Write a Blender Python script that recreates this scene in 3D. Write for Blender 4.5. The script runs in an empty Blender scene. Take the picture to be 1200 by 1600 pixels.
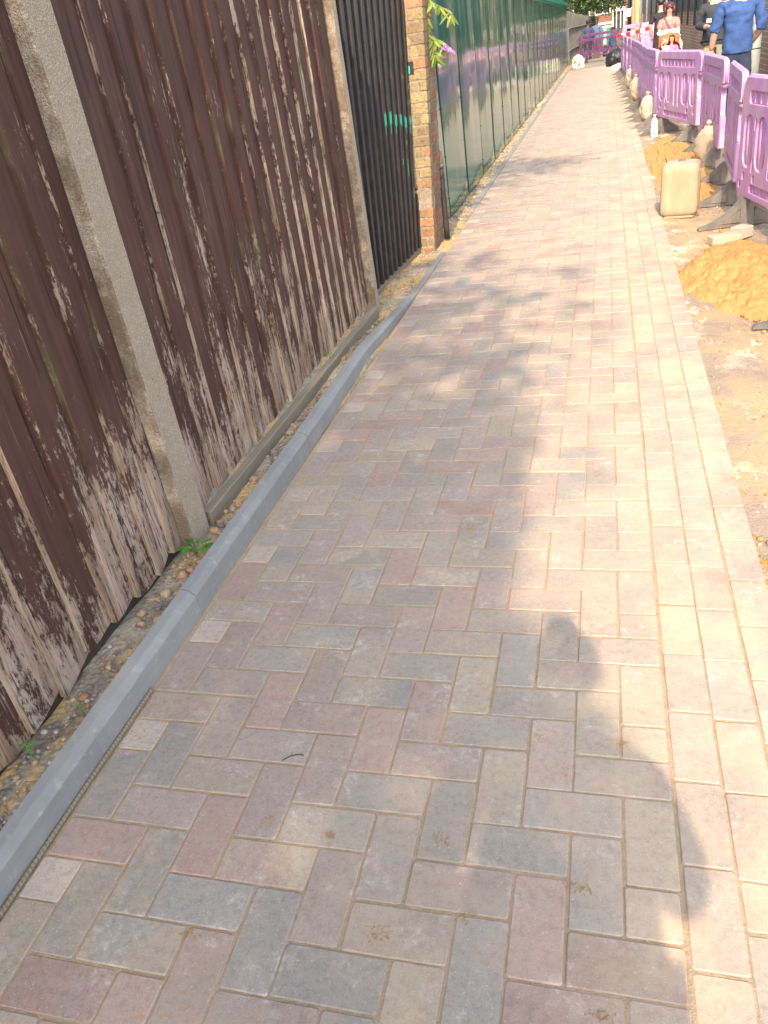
import bpy, bmesh, math, random
from mathutils import Vector, Matrix, noise, Euler
R = random.Random(7)
PI = math.pi
sc = bpy.context.scene
COL = sc.collection

# ------------------------------------------------------------------ camera, sky, sun, exposure
cam_d = bpy.data.cameras.new('camera'); cam = bpy.data.objects.new('camera', cam_d); COL.objects.link(cam)
cam_d.sensor_fit = 'VERTICAL'; cam_d.sensor_height = 24.0; cam_d.sensor_width = 18.0
cam_d.lens = 1212.05 / 1600 * 24.0; cam_d.clip_start = 0.05; cam_d.clip_end = 3000
rot = Matrix(((0.96192839, -0.00204376, 0.27329396), (0.23391988, 0.52327741, -0.81942799), (-0.14133384, 0.85215994, 0.50383348)))
cam.matrix_world = Matrix.Translation((0, 0, 1.45)) @ rot.to_4x4()
sc.camera = cam
SUN_EL = math.radians(39.0); SUN_AZ = (0.055, -1.0)          # the sun stands behind the camera, a touch to the right
w = bpy.data.worlds.new('World'); sc.world = w; w.use_nodes = True
wn = w.node_tree; bg = wn.nodes['Background']
sky = wn.nodes.new('ShaderNodeTexSky'); sky.sky_type = 'NISHITA'; sky.sun_disc = False
sky.sun_elevation = SUN_EL; sky.sun_rotation = math.atan2(SUN_AZ[0], SUN_AZ[1]); sky.dust_density = 3.0; sky.air_density = 1.0; sky.ozone_density = 1.0
hs = wn.nodes.new('ShaderNodeHueSaturation'); hs.inputs['Saturation'].default_value = .55; wn.links.new(sky.outputs[0], hs.inputs['Color']); wn.links.new(hs.outputs[0], bg.inputs[0]); bg.inputs[1].default_value = 0.15
sd = bpy.data.lights.new('sun', 'SUN'); sd.energy = 2.0; sd.angle = math.radians(0.8); sd.color = (1.0, 0.77, 0.54)
sun = bpy.data.objects.new('sun', sd); COL.objects.link(sun)
sv = Vector((SUN_AZ[0], SUN_AZ[1], 0)).normalized() * math.cos(SUN_EL) + Vector((0, 0, math.sin(SUN_EL)))
sun.rotation_euler = sv.to_track_quat('Z', 'Y').to_euler()
sun.location = sv * 30
sc.view_settings.view_transform = 'Standard'; sc.view_settings.look = 'None'
sc.view_settings.exposure = 1.68; sc.view_settings.gamma = 1.0

# ------------------------------------------------------------------ helpers: objects
def tag(o, label=None, cat=None, group=None, kind=None):
    if label: o['label'] = label
    if cat: o['category'] = cat
    if group: o['group'] = group
    if kind: o['kind'] = kind
    return o
def empty(name, loc=(0, 0, 0), rz=0.0):
    o = bpy.data.objects.new(name, None); COL.objects.link(o); o.location = loc; o.rotation_euler = (0, 0, rz)
    o.empty_display_size = 0.1; return o
def copy_tree(o, parent=None):
    c = o.copy(); COL.objects.link(c)
    if parent: c.parent = parent
    for ch in list(o.children): copy_tree(ch, c)
    return c
class MB:
    """collects verts / faces with a colour per face"""
    def __init__(s): s.v = []; s.f = []; s.c = []; s.c2 = []; s.sm = []
    def add(s, vs, fs, col=(1, 1, 1), col2=None, smooth=False):
        n = len(s.v); s.v.extend([tuple(q) for q in vs])
        for f in fs: s.f.append([n + i for i in f]); s.c.append(col); s.c2.append(col2 or col); s.sm.append(smooth)
    def box(s, x0, x1, y0, y1, z0, z1, col=(1, 1, 1), M=None, ch=0.0, col2=None):
        if ch > 0:
            vs = []
            for (z, i) in ((z0, ch), (z0 + ch, 0), (z1 - ch, 0), (z1, ch)):
                vs += [(x0 + i, y0 + ch, z), (x0 + ch, y0 + i, z), (x1 - ch, y0 + i, z), (x1 - i, y0 + ch, z), (x1 - i, y1 - ch, z), (x1 - ch, y1 - i, z), (x0 + ch, y1 - i, z), (x0 + i, y1 - ch, z)]
            fs = [[7, 6, 5, 4, 3, 2, 1, 0], [24 + i for i in range(8)]]
            for r in range(3):
                for i in range(8): fs.append([r * 8 + i, r * 8 + (i + 1) % 8, r * 8 + 8 + (i + 1) % 8, r * 8 + 8 + i])
        else:
            vs = [(x0, y0, z0), (x1, y0, z0), (x1, y1, z0), (x0, y1, z0), (x0, y0, z1), (x1, y0, z1), (x1, y1, z1), (x0, y1, z1)]
            fs = [[3, 2, 1, 0], [4, 5, 6, 7], [0, 1, 5, 4], [1, 2, 6, 5], [2, 3, 7, 6], [3, 0, 4, 7]]
        if M is not None: vs = [M @ Vector(q) for q in vs]
        s.add(vs, fs, col, col2)
    def tube(s, pts, rad, n=8, col=(1, 1, 1), caps=True, smooth=True, flat=1.0, up=None):
        pts = [Vector(p) for p in pts]
        if not hasattr(rad, '__len__'): rad = [rad] * len(pts)
        rings = []; ref = Vector(up) if up else Vector((0, 0, 1))
        for i, p in enumerate(pts):
            t = (pts[min(i + 1, len(pts) - 1)] - pts[max(i - 1, 0)]).normalized()
            r0 = ref if abs(t.dot(ref)) < 0.95 else Vector((0, 1, 0)) if abs(t.y) < .9 else Vector((1, 0, 0))
            a = t.cross(r0).normalized(); b = a.cross(t).normalized()
            rings.append([p + (a * math.cos(2 * PI * k / n) + b * math.sin(2 * PI * k / n) * flat) * rad[i] for k in range(n)])
        vs = [q for r in rings for q in r]; fs = []
        for i in range(len(pts) - 1):
            for k in range(n): fs.append([i * n + k, i * n + (k + 1) % n, (i + 1) * n + (k + 1) % n, (i + 1) * n + k])
        if caps: fs.append(list(range(n - 1, -1, -1))); fs.append([(len(pts) - 1) * n + k for k in range(n)])
        s.add(vs, fs, col, None, smooth)
    def ball(s, c, r, col=(1, 1, 1), nu=10, nv=7, jit=0.0, col2=None, rnd=None, rotm=None):
        vs = [(0, 0, -1)]; fs = []
        for j in range(1, nv):
            a = -PI / 2 + PI * j / nv
            for i in range(nu): vs.append((math.cos(a) * math.cos(2 * PI * i / nu), math.cos(a) * math.sin(2 * PI * i / nu), math.sin(a)))
        vs.append((0, 0, 1)); L = len(vs) - 1
        for i in range(nu): fs.append([0, 1 + (i + 1) % nu, 1 + i]); fs.append([L, L - nu + i, L - nu + (i + 1) % nu])
        for j in range(nv - 2):
            for i in range(nu): fs.append([1 + j * nu + i, 1 + j * nu + (i + 1) % nu, 1 + (j + 1) * nu + (i + 1) % nu, 1 + (j + 1) * nu + i])
        if not hasattr(r, '__len__'): r = (r, r, r)
        out = []
        for q in vs:
            m = 1 + (jit * (rnd or R).uniform(-1, 1) if jit else 0)
            q = Vector((q[0] * r[0] * m, q[1] * r[1] * m, q[2] * r[2] * m))
            if rotm is not None: q = rotm @ q
            out.append(q + Vector(c))
        s.add(out, fs, col, col2, True)
    def grid(s, nx, ny, fn, col=(1, 1, 1), smooth=True):
        vs = [fn(i / nx, j / ny) for j in range(ny + 1) for i in range(nx + 1)]
        fs = [[j * (nx + 1) + i, j * (nx + 1) + i + 1, (j + 1) * (nx + 1) + i + 1, (j + 1) * (nx + 1) + i] for j in range(ny) for i in range(nx)]
        s.add(vs, fs, col, None, smooth)
    def build(s, name, mat, parent=None, bevel=0.0, rename=None):
        me = bpy.data.meshes.new(name); me.from_pydata(s.v, [], s.f)
        a = me.color_attributes.new('ca', 'FLOAT_COLOR', 'CORNER'); b = me.color_attributes.new('cb', 'FLOAT_COLOR', 'CORNER')
        da = []; db = []
        for f, c, c2 in zip(s.f, s.c, s.c2):
            q = tuple(c) + ((1.0,) if len(c) == 3 else ()); q2 = tuple(c2) + ((1.0,) if len(c2) == 3 else ())
            da.extend(q * len(f)); db.extend(q2 * len(f))
        a.data.foreach_set('color', da); b.data.foreach_set('color', db)
        me.polygons.foreach_set('use_smooth', s.sm)
        me.materials.append(mat); me.update()
        o = bpy.data.objects.new(name, me); COL.objects.link(o)
        if parent is not None: o.parent = parent
        if bevel > 0:
            m = o.modifiers.new('bevel', 'BEVEL'); m.width = bevel; m.segments = 2; m.limit_method = 'ANGLE'; m.angle_limit = math.radians(40)
        return o

# ------------------------------------------------------------------ helpers: materials
class NT:
    def __init__(s, name):
        s.m = bpy.data.materials.new(name); s.m.use_nodes = True; s.t = s.m.node_tree; s.b = s.t.nodes['Principled BSDF']
        s.tc = s.t.nodes.new('ShaderNodeTexCoord')
    def n(s, typ, **kw):
        o = s.t.nodes.new(typ)
        for k, v in kw.items(): setattr(o, k, v)
        return o
    def L(s, a, b): s.t.links.new(a, b)
    def setin(s, sock, v):
        if hasattr(v, 'is_output') or hasattr(v, 'links'): s.L(v, sock)
        elif hasattr(v, '__len__') and len(v) == 3 and sock.type == 'RGBA': sock.default_value = tuple(v) + (1,)
        else: sock.default_value = v
    def coord(s, scale=(1, 1, 1), which='Object', off=None):
        mp = s.n('ShaderNodeMapping'); mp.inputs['Scale'].default_value = scale
        if which == 'world': g = s.n('ShaderNodeNewGeometry'); s.L(g.outputs['Position'], mp.inputs[0])
        else: s.L(s.tc.outputs[which], mp.inputs[0])
        if off is not None: s.L(off, mp.inputs['Location'])
        return mp.outputs[0]
    def noise(s, scale=5, detail=4, rough=.55, co=None, dist=0.0):
        o = s.n('ShaderNodeTexNoise'); o.inputs['Scale'].default_value = scale; o.inputs['Detail'].default_value = detail
        o.inputs['Roughness'].default_value = rough; o.inputs['Distortion'].default_value = dist
        s.L(co if co is not None else s.tc.outputs['Object'], o.inputs['Vector']); return o.outputs['Fac']
    def voro(s, scale=5, co=None, feat='F1', out='Distance', rnd=1.0):
        o = s.n('ShaderNodeTexVoronoi'); o.feature = feat; o.inputs['Scale'].default_value = scale; o.inputs['Randomness'].default_value = rnd
        s.L(co if co is not None else s.tc.outputs['Object'], o.inputs['Vector']); return o.outputs[out]
    def ramp(s, f, stops, interp='LINEAR'):
        o = s.n('ShaderNodeValToRGB'); o.color_ramp.interpolation = interp
        e = o.color_ramp.elements
        while len(e) < len(stops): e.new(0.5)
        for el, (p, c) in zip(e, stops):
            el.position = p; el.color = (c, c, c, 1) if not hasattr(c, '__len__') else tuple(c) + (1,)
        s.L(f, o.inputs[0]); return o.outputs[0]
    def mix(s, f, a, b, typ='MIX'):
        o = s.n('ShaderNodeMixRGB'); o.blend_type = typ
        s.setin(o.inputs[0], f); s.setin(o.inputs[1], a); s.setin(o.inputs[2], b); return o.outputs[0]
    def math(s, op, a, b=0.0, clamp=False):
        o = s.n('ShaderNodeMath'); o.operation = op; o.use_clamp = clamp; s.setin(o.inputs[0], a); s.setin(o.inputs[1], b); return o.outputs[0]
    def attr(s, name='ca', out='Color'):
        o = s.n('ShaderNodeAttribute'); o.attribute_name = name; return o.outputs[out]
    def sep(s, v):
        o = s.n('ShaderNodeSeparateXYZ'); s.L(v, o.inputs[0]); return o.outputs
    def bump(s, h, strength=.3, dist=.01, normal=None):
        o = s.n('ShaderNodeBump'); o.inputs['Strength'].default_value = strength; o.inputs['Distance'].default_value = dist
        s.L(h, o.inputs['Height'])
        if normal is not None: s.L(normal, o.inputs['Normal'])
        return o.outputs[0]
    def out(s, col, rough=.8, normal=None, spec=None, metal=None, **kw):
        s.setin(s.b.inputs['Base Color'], col); s.setin(s.b.inputs['Roughness'], rough)
        if normal is not None: s.L(normal, s.b.inputs['Normal'])
        if spec is not None: s.setin(s.b.inputs['Specular IOR Level'], spec)
        if metal is not None: s.setin(s.b.inputs['Metallic'], metal)
        for k, v in kw.items(): s.setin(s.b.inputs[k.replace('_', ' ')], v)
        return s.m
def simple(name, col, rough=.7, nscale=20, var=.25, bump=.15, spec=None, metal=None, dist=.004, dirt=None):
    t = NT(name); n = t.noise(nscale, 5, .6)
    c = t.mix(t.ramp(n, [(.3, 0.0), (.7, 1.0)]), tuple(q * (1 - var) for q in col), tuple(min(1, q * (1 + var)) for q in col))
    if dirt: c = t.mix(t.ramp(t.noise(nscale * .35, 6, .7), [(.45, 0.0), (.75, .8)]), c, dirt)
    return t.out(c, rough, t.bump(n, bump, dist), spec, metal)
def vcol(name, rough=.7, nscale=30, var=.2, bump=.2, dist=.004, spec=None):
    t = NT(name); n = t.noise(nscale, 5, .6)
    c = t.mix(1.0, t.attr(), t.ramp(n, [(.3, 1 - var), (.7, 1.0)]), 'MULTIPLY')
    return t.out(c, rough, t.bump(n, bump, dist), spec)

def mat_paver():
    t = NT('concrete_paver'); W = t.coord(which='world')
    n1 = t.noise(9, 3, .55, W, .4); c = t.mix(t.ramp(n1, [(.40, 0.0), (.58, 1.0)]), t.attr('ca'), t.attr('cb'))
    c = t.mix(t.ramp(t.noise(16, 4, .65, W), [(.35, .22), (.5, 0.0), (.65, .0)]), c, (.30, .33, .34)); c = t.mix(t.ramp(t.noise(13, 4, .65, t.coord((1.1, .9, 1), 'world')), [(.52, 0.0), (.68, .28)]), c, (.47, .30, .26))
    n2 = t.noise(55, 6, .7, W)
    c = t.mix(t.ramp(n2, [(.35, .55), (.52, 0.0)]), c, t.mix(1.0, c, (.62, .60, .62), 'MULTIPLY'))
    # pale scuffs / efflorescence
    e = t.math('MULTIPLY', t.ramp(t.noise(9, 5, .7, W), [(.52, 0.0), (.68, .6)]), t.ramp(t.noise(45, 4, .7, W), [(.45, 0.0), (.62, 1.0)]))
    c = t.mix(e, c, (.62, .58, .56))
    # fine grit specks, pale and dark
    sp = t.ramp(t.voro(150, W), [(.0, 1.0), (.20, 0.0)]); sel = t.ramp(t.noise(90, 2, .5, W), [(.46, 0.0), (.56, .95)])
    c = t.mix(t.math('MULTIPLY', sp, sel), c, (.80, .76, .72))
    gr = t.noise(210, 3, .75, W); c = t.mix(1.0, c, t.ramp(gr, [(.3, .74), (.5, 1.0), (.7, 1.0)]), 'MULTIPLY')
    sp2 = t.ramp(t.voro(170, t.coord((1, 1, 1), 'world')), [(.0, .7), (.12, 0.0)])
    c = t.mix(t.math('MULTIPLY', sp2, t.ramp(t.noise(33, 2, .5, W), [(.55, 0.0), (.7, .8)])), c, (.10, .09, .085))
    # brushed-in jointing sand lying on the blocks: more towards the right border
    xx = t.sep(W); g = t.math('MULTIPLY_ADD', xx[0], .33); g.node.inputs[2].default_value = .33
    sd_ = t.math('MULTIPLY', t.ramp(t.noise(3.2, 5, .65, W), [(.30, 0.0), (.75, .75)]), t.ramp(g, [(0.0, .3), (.25, .6), (.45, 1.25)]))
    c = t.mix(sd_, c, (.62, .47, .325))
    cl = t.math('MULTIPLY', t.ramp(t.noise(5.5, 3, .6, W), [(.62, 0.0), (.70, 1.0)]), t.ramp(t.noise(70, 4, .7, W), [(.55, 0.0), (.60, 1.0)]))
    c = t.mix(cl, c, (.42, .25, .09))
    h = t.math('ADD', t.noise(260, 4, .7, W), t.math('MULTIPLY', t.noise(40, 3, .6, W), .6))
    return t.out(c, .92, t.bump(h, .5, .0018), .2)
def mat_sand(name, a, b, d, bstr=.5, sc_=1.0, wet=None):
    t = NT(name); W = t.coord(which='world')
    n = t.noise(14 * sc_, 6, .65, W); c = t.mix(t.ramp(n, [(.3, 0.0), (.7, 1.0)]), a, b)
    v = t.noise(150 * sc_, 4, .7, W); c = t.mix(t.ramp(v, [(.30, .6), (.45, 0.0)]), c, d)
    c = t.mix(t.ramp(t.voro(120 * sc_, W), [(.0, .6), (.14, 0.0)]), c, tuple(min(.8, q * 1.5) for q in a))
    h = t.math('ADD', t.math('MULTIPLY', n, .8), t.math('MULTIPLY', v, .5))
    return t.out(c, .97, t.bump(h, bstr, .012), .1)
def mat_timber():
    t = NT('weathered_painted_timber'); bd = t.sep(t.attr('ca')); W = t.coord(which='world')
    cmb = t.n('ShaderNodeCombineXYZ'); t.L(t.math('MULTIPLY', bd[0], 7.0), cmb.inputs[0]); t.L(t.math('MULTIPLY', bd[0], 11.0), cmb.inputs[2])
    co = t.coord((30, 30, 2.2), 'world', cmb.outputs[0]); co2 = t.coord((7, 7, .9), 'world', cmb.outputs[0]); co3 = t.coord((120, 120, 9), 'world', cmb.outputs[0])
    grain = t.noise(1, 6, .65, co); big = t.noise(1, 4, .6, co2); fine = t.noise(1, 4, .7, co3); spk = t.noise(60, 5, .75, t.coord((1, 1, .35), 'world', cmb.outputs[0]))
    wood = t.mix(t.ramp(grain, [(.3, 0.0), (.7, 1.0)]), (.13, .088, .06), (.52, .41, .32))
    wood = t.mix(t.ramp(big, [(.45, 0.0), (.7, .6)]), wood, (.50, .43, .38))
    wood = t.mix(t.ramp(t.noise(22, 5, .75, t.coord((1, 1, .3), 'world')), [(.50, 0.0), (.66, .7)]), wood, (.30, .17, .09))
    wood = t.mix(t.ramp(fine, [(.36, .9), (.47, 0.0)]), wood, (.035, .024, .018))
    paint = t.mix(t.ramp(grain, [(.3, 0.0), (.75, 1.0)]), (.046, .021, .017), (.108, .054, .043))
    paint = t.mix(t.ramp(t.noise(2.3, 4, .6, W), [(.45, 0.0), (.7, .5)]), paint, (.125, .058, .042))
    z = t.sep(W)[2]
    low = t.ramp(t.math('MULTIPLY_ADD', z, -.62), [(0.0, .0), (.5, .10), (.78, .42), (1.0, .74)])
    low.node.inputs[0].links[0].from_node.inputs[2].default_value = 1.0
    flk = t.noise(75, 6, .8, t.coord((1, 1, .42), 'world', cmb.outputs[0])); pat = t.noise(1, 3, .5, t.coord((10, 10, 4.5), 'world', cmb.outputs[0]))
    s = t.math('ADD', t.math('MULTIPLY', grain, .38), t.math('MULTIPLY', flk, .75))
    s = t.math('ADD', s, t.math('MULTIPLY', pat, .55)); s = t.math('ADD', s, t.math('MULTIPLY', low, .40)); s = t.math('ADD', s, bd[1])
    k = t.ramp(t.math('SUBTRACT', s, .5), [(.515, 0.0), (.555, 1.0)])
    c = t.mix(k, paint, wood)
    cr = t.ramp(t.noise(1, 3, .6, t.coord((46, 46, 1.3), 'world', cmb.outputs[0])), [(.655, 0.0), (.675, 1.0)])
    c = t.mix(t.math('MULTIPLY', cr, .85), c, (.012, .008, .006))
    # thin pale scratches
    c = t.mix(t.math('MULTIPLY', t.ramp(t.noise(1, 3, .6, t.coord((85, 85, 3.4), 'world')), [(.66, 0.0), (.72, .7)]), t.ramp(big, [(.4, 0.0), (.6, 1.0)])), c, (.36, .30, .27))
    alg = t.math('MULTIPLY', t.ramp(t.noise(5, 4, .6, W), [(.5, 0.0), (.68, .55)]), bd[2]); c = t.mix(alg, c, (.17, .16, .07))
    h = t.math('ADD', t.math('MULTIPLY', grain, .7), t.math('MULTIPLY', fine, .6)); h = t.math('SUBTRACT', h, t.math('MULTIPLY', k, .35)); h = t.math('SUBTRACT', h, t.math('MULTIPLY', cr, .8))
    return t.out(c, .78, t.bump(h, .75, .005), .3)
def mat_aggregate(name='aggregate_concrete'):
    t = NT(name); W = t.coord(which='world')
    v = t.n('ShaderNodeTexVoronoi'); v.inputs['Scale'].default_value = 190; t.L(W, v.inputs['Vector'])
    cs = t.sep(v.outputs['Color'])
    st = t.ramp(cs[0], [(0.0, (.20, .16, .11)), (.3, (.33, .28, .21)), (.55, (.42, .33, .22)), (.8, (.50, .46, .40)), (1.0, (.30, .18, .10))])
    mor = t.mix(t.noise(30, 4, .6, W), (.27, .24, .19), (.38, .34, .27))
    c = t.mix(t.ramp(v.outputs['Distance'], [(.30, 1.0), (.55, 0.0)]), mor, st)
    n = t.noise(5, 6, .75, W); c = t.mix(t.math('MULTIPLY', t.ramp(n, [(.40, 0.0), (.54, .75)]), t.attr('ca')), c, (.13, .085, .05))
    c = t.mix(t.ramp(t.noise(50, 4, .7, W), [(.64, 0.0), (.7, .6)]), c, (.07, .055, .04))
    return t.out(c, .92, t.bump(t.math('SUBTRACT', t.noise(60, 5, .7, W), v.outputs['Distance']), .6, .006), .2)
def mat_kerb():
    t = NT('kerb_concrete'); W = t.coord(which='world')
    c = t.mix(t.noise(4, 5, .65, W), (.215, .225, .225), (.31, .32, .315))
    c = t.mix(t.ramp(t.noise(1, 4, .6, t.coord((60, 3, 60), 'world')), [(.5, 0.0), (.75, .35)]), c, (.36, .37, .36))
    c = t.mix(t.ramp(t.noise(1.4, 5, .7, W), [(.42, 0.0), (.62, .55)]), c, (.19, .20, .20))
    c = t.mix(t.ramp(t.noise(26, 5, .75, W), [(.56, 0.0), (.66, .45)]), c, (.40, .40, .38))
    c = t.mix(t.ramp(t.voro(30, W), [(.0, .9), (.06, 0.0)]), c, (.03, .028, .025))
    c = t.mix(t.ramp(t.noise(6, 5, .7, W), [(.63, 0.0), (.75, .5)]), c, (.42, .33, .2))
    return t.out(c, .85, t.bump(t.noise(70, 5, .6, W), .25, .002), .3)
def mat_hoard():
    t = NT('green_gloss_sheet'); W = t.coord(which='world')
    c = t.mix(t.noise(2.2, 3, .6, W), (.004, .10, .062), (.010, .165, .105))
    c = t.mix(t.ramp(t.noise(1, 5, .65, t.coord((3, 9, 1.2), 'world')), [(.55, 0.0), (.8, .25)]), c, (.25, .25, .2))
    h = t.noise(1, 2, .4, t.coord((1, 1.1, .9), 'world')); h2 = t.noise(1, 1, .3, t.coord((1, 6, .5), 'world'))
    nrm = t.bump(t.math('ADD', h, t.math('MULTIPLY', h2, .12)), .5, .05)
    return t.out(c, t.ramp(t.noise(1, 3, .5, t.coord((2, 5, 1), 'world')), [(.4, .07), (.7, .15)]), nrm, .45, .12, Coat_Weight=.1, Coat_Roughness=.06)
def mat_plastic(name, ca, cb, dust, rough=.5):
    t = NT(name); W = t.coord(which='world')
    c = t.mix(t.noise(3, 4, .6, W), ca, cb)
    c = t.mix(t.ramp(t.noise(1, 5, .7, t.coord((9, 9, 3), 'world')), [(.36, .1), (.70, .75)]), c, dust)
    c = t.mix(t.ramp(t.noise(45, 4, .7, W), [(.66, 0.0), (.72, .5)]), c, tuple(q * .3 for q in ca))
    return t.out(c, rough, t.bump(t.noise(90, 3, .6, W), .08, .002), .4)
def mat_brick(name, cols, mortar, sx=1.0, axis='yz', spec=.2):
    t = NT(name); W = t.coord(which='world'); s = t.sep(W); cmb = t.n('ShaderNodeCombineXYZ')
    t.L(s[1 if axis == 'yz' else 0], cmb.inputs[0]); t.L(s[2], cmb.inputs[1])
    b = t.n('ShaderNodeTexBrick'); b.inputs['Scale'].default_value = 1.0; b.inputs['Brick Width'].default_value = .225; b.inputs['Row Height'].default_value = .075
    b.inputs['Mortar Size'].default_value = .006; b.inputs['Color1'].default_value = cols[0] + (1,); b.inputs['Color2'].default_value = cols[1] + (1,); b.inputs['Mortar'].default_value = mortar + (1,)
    b.inputs['Mortar Smooth'].default_value = .2; t.L(cmb.outputs[0], b.inputs['Vector'])
    c = t.mix(t.ramp(t.noise(5, 4, .6, W), [(.4, 0.0), (.65, .7)]), b.outputs['Color'], cols[2])
    c = t.mix(t.ramp(t.noise(1.3, 5, .7, W), [(.5, 0.0), (.68, .55)]), c, cols[3])
    c = t.mix(t.ramp(t.noise(25, 4, .7, W), [(.58, 0.0), (.66, .5)]), c, mortar)
    return t.out(c, .9, t.bump(t.math('ADD', b.outputs['Fac'], t.noise(40, 4, .6, W)), -.4, .008), spec)

M = {}
M['paver'] = mat_paver()
M['joint'] = mat_sand('jointing_sand', (.50, .38, .26), (.40, .30, .20), (.17, .12, .08), .8, 1.6)
M['sand'] = mat_sand('building_sand', (.565, .345, .135), (.44, .265, .10), (.23, .135, .058), 1.0)
M['timber'] = mat_timber()
M['agg'] = mat_aggregate()
M['kerb'] = mat_kerb()
M['hoard'] = mat_hoard()
M['purple'] = mat_plastic('purple_plastic', (.41, .165, .44), (.51, .24, .54), (.58, .42, .50))
M['purple_shaded'] = mat_plastic('shaded_purple_plastic', (.085, .022, .10), (.12, .035, .13), (.15, .08, .14))  # far barrier's purple, with the shade of the tree put into its colour
M['rubber'] = mat_plastic('grey_recycled_rubber', (.085, .085, .09), (.13, .13, .13), (.30, .26, .21), .75)
M['iron'] = simple('black_painted_iron', (.012, .012, .016), .5, 30, .4, .4, dirt=(.05, .035, .025))
M['ironrust'] = simple('rusty_edge_iron', (.10, .075, .05), .8, 60, .5, .5, dirt=(.03, .02, .016))
M['teal'] = simple('teal_paint', (.02, .42, .28), .5, 40, .2)
def mat_pbrick():
    t = NT('worn_brick_face'); W = t.coord(which='world'); c = t.attr()
    c = t.mix(t.ramp(t.noise(14, 5, .7, W), [(.42, 0.0), (.62, .75)]), c, (.22, .16, .10))
    c = t.mix(t.ramp(t.noise(6, 5, .7, W), [(.5, 0.0), (.66, .6)]), c, (.36, .30, .17))
    c = t.mix(t.ramp(t.noise(50, 5, .75, W), [(.33, .85), (.47, 0.0)]), c, (.07, .05, .04))
    return t.out(c, .95, t.bump(t.noise(38, 6, .75, W), .9, .012), .1)
M['brickv'] = mat_pbrick()
M['mortar'] = simple('lime_mortar', (.27, .22, .16), .95, 50, .35, .8, dist=.008)
M['brickwall'] = mat_brick('brown_brick_wall', ((.33, .19, .13), (.22, .14, .10), (.26, .20, .13), (.38, .30, .22)), (.55, .49, .41))
M['brickred'] = mat_brick('orange_brick', ((.25, .11, .07), (.20, .095, .06), (.22, .11, .075), (.19, .11, .08)), (.26, .22, .18), axis='xz')
M['vc'] = vcol('coloured_surface')
M['stone'] = vcol('gravel_stone', .9, 120, .35, .4, .003)
M['galv'] = simple('galvanised_steel', (.30, .31, .32), .55, 12, .2, .1, metal=.3)
M['lamp'] = simple('grey_painted_post', (.30, .32, .32), .6, 8, .12, .1, dirt=(.2, .19, .17))
M['cream'] = mat_plastic('cream_plastic', (.43, .33, .215), (.47, .37, .25), (.30, .21, .13), .4)
M['bagcloth'] = mat_plastic('woven_sandbag', (.50, .43, .33), (.62, .55, .44), (.30, .25, .18), .85)
M['leaf'] = None
def mat_leaf(name, a, b, tr=.25):
    t = NT(name); c = t.mix(t.noise(8, 4, .6), a, b); c = t.mix(1.0, c, t.attr(), 'MULTIPLY')
    m = t.out(c, .5, None, .4)
    bs = t.b; tl = t.n('ShaderNodeBsdfTranslucent'); t.L(c, tl.inputs[0]); mx = t.n('ShaderNodeMixShader'); mx.inputs[0].default_value = tr
    t.L(bs.outputs[0], mx.inputs[1]); t.L(tl.outputs[0], mx.inputs[2]); t.L(mx.outputs[0], t.t.nodes['Material Output'].inputs[0]); return m
M['leaf'] = mat_leaf('tree_foliage', (.035, .075, .022), (.07, .13, .035))
M['weed'] = mat_leaf('weed_leaf', (.06, .24, .03), (.10, .34, .05), .3)
M['budd'] = mat_leaf('buddleia_leaf', (.16, .28, .05), (.26, .36, .10), .35)
M['bark'] = simple('bark', (.11, .085, .06), .9, 25, .4, .8, dist=.02)
M['white'] = simple('white_paint', (.78, .78, .76), .5, 10, .05)
def mat_ground():
    t = NT('worn_asphalt_ground'); W = t.coord(which='world')
    c = t.mix(t.noise(3, 6, .7, W), (.20, .185, .165), (.34, .31, .27))
    c = t.mix(t.ramp(t.noise(90, 4, .7, W), [(.4, .5), (.55, 0.0)]), c, (.12, .11, .10))
    c = t.mix(t.ramp(t.voro(80, W), [(.0, .7), (.2, 0.0)]), c, (.45, .42, .38))
    c = t.mix(t.ramp(t.noise(.9, 5, .65, W), [(.5, 0.0), (.7, .7)]), c, (.44, .33, .21))
    return t.out(c, .95, t.bump(t.noise(120, 4, .7, W), .4, .004), .2)
M['ground'] = mat_ground()
def mat_verge():
    t = NT('sandy_sub_base'); W = t.coord(which='world')
    c = t.mix(t.ramp(t.noise(2.4, 6, .7, W), [(.42, 0.0), (.56, 1.0)]), (.47, .335, .205), (.32, .265, .21))
    c = t.mix(t.ramp(t.noise(1.7, 5, .7, t.coord((1.5, 1, 1), 'world')), [(.57, 0.0), (.66, .9)]), c, (.46, .29, .12))
    c = t.mix(t.math('MULTIPLY', t.ramp(t.noise(4.3, 6, .75, t.coord((1.3, .8, 1), 'world')), [(.53, 0.0), (.58, .95)]), t.ramp(t.noise(1.1, 2, .5, W), [(.42, 0.0), (.55, 1.0)])), c, (.72, .63, .50))
    c = t.mix(t.ramp(t.noise(110, 4, .7, W), [(.33, .7), (.45, 0.0)]), c, (.17, .12, .075))
    c = t.mix(t.math('MULTIPLY', t.ramp(t.voro(40, W), [(.08, .9), (.16, 0.0)]), t.ramp(t.noise(6, 2, .5, W), [(.5, 0.0), (.6, 1.0)])), c, (.5, .44, .36))
    h = t.math('ADD', t.noise(12, 6, .75, W), t.math('MULTIPLY', t.noise(90, 4, .7, W), .4))
    return t.out(c, .97, t.bump(h, .7, .02), .15)
M['verge'] = mat_verge()
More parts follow.
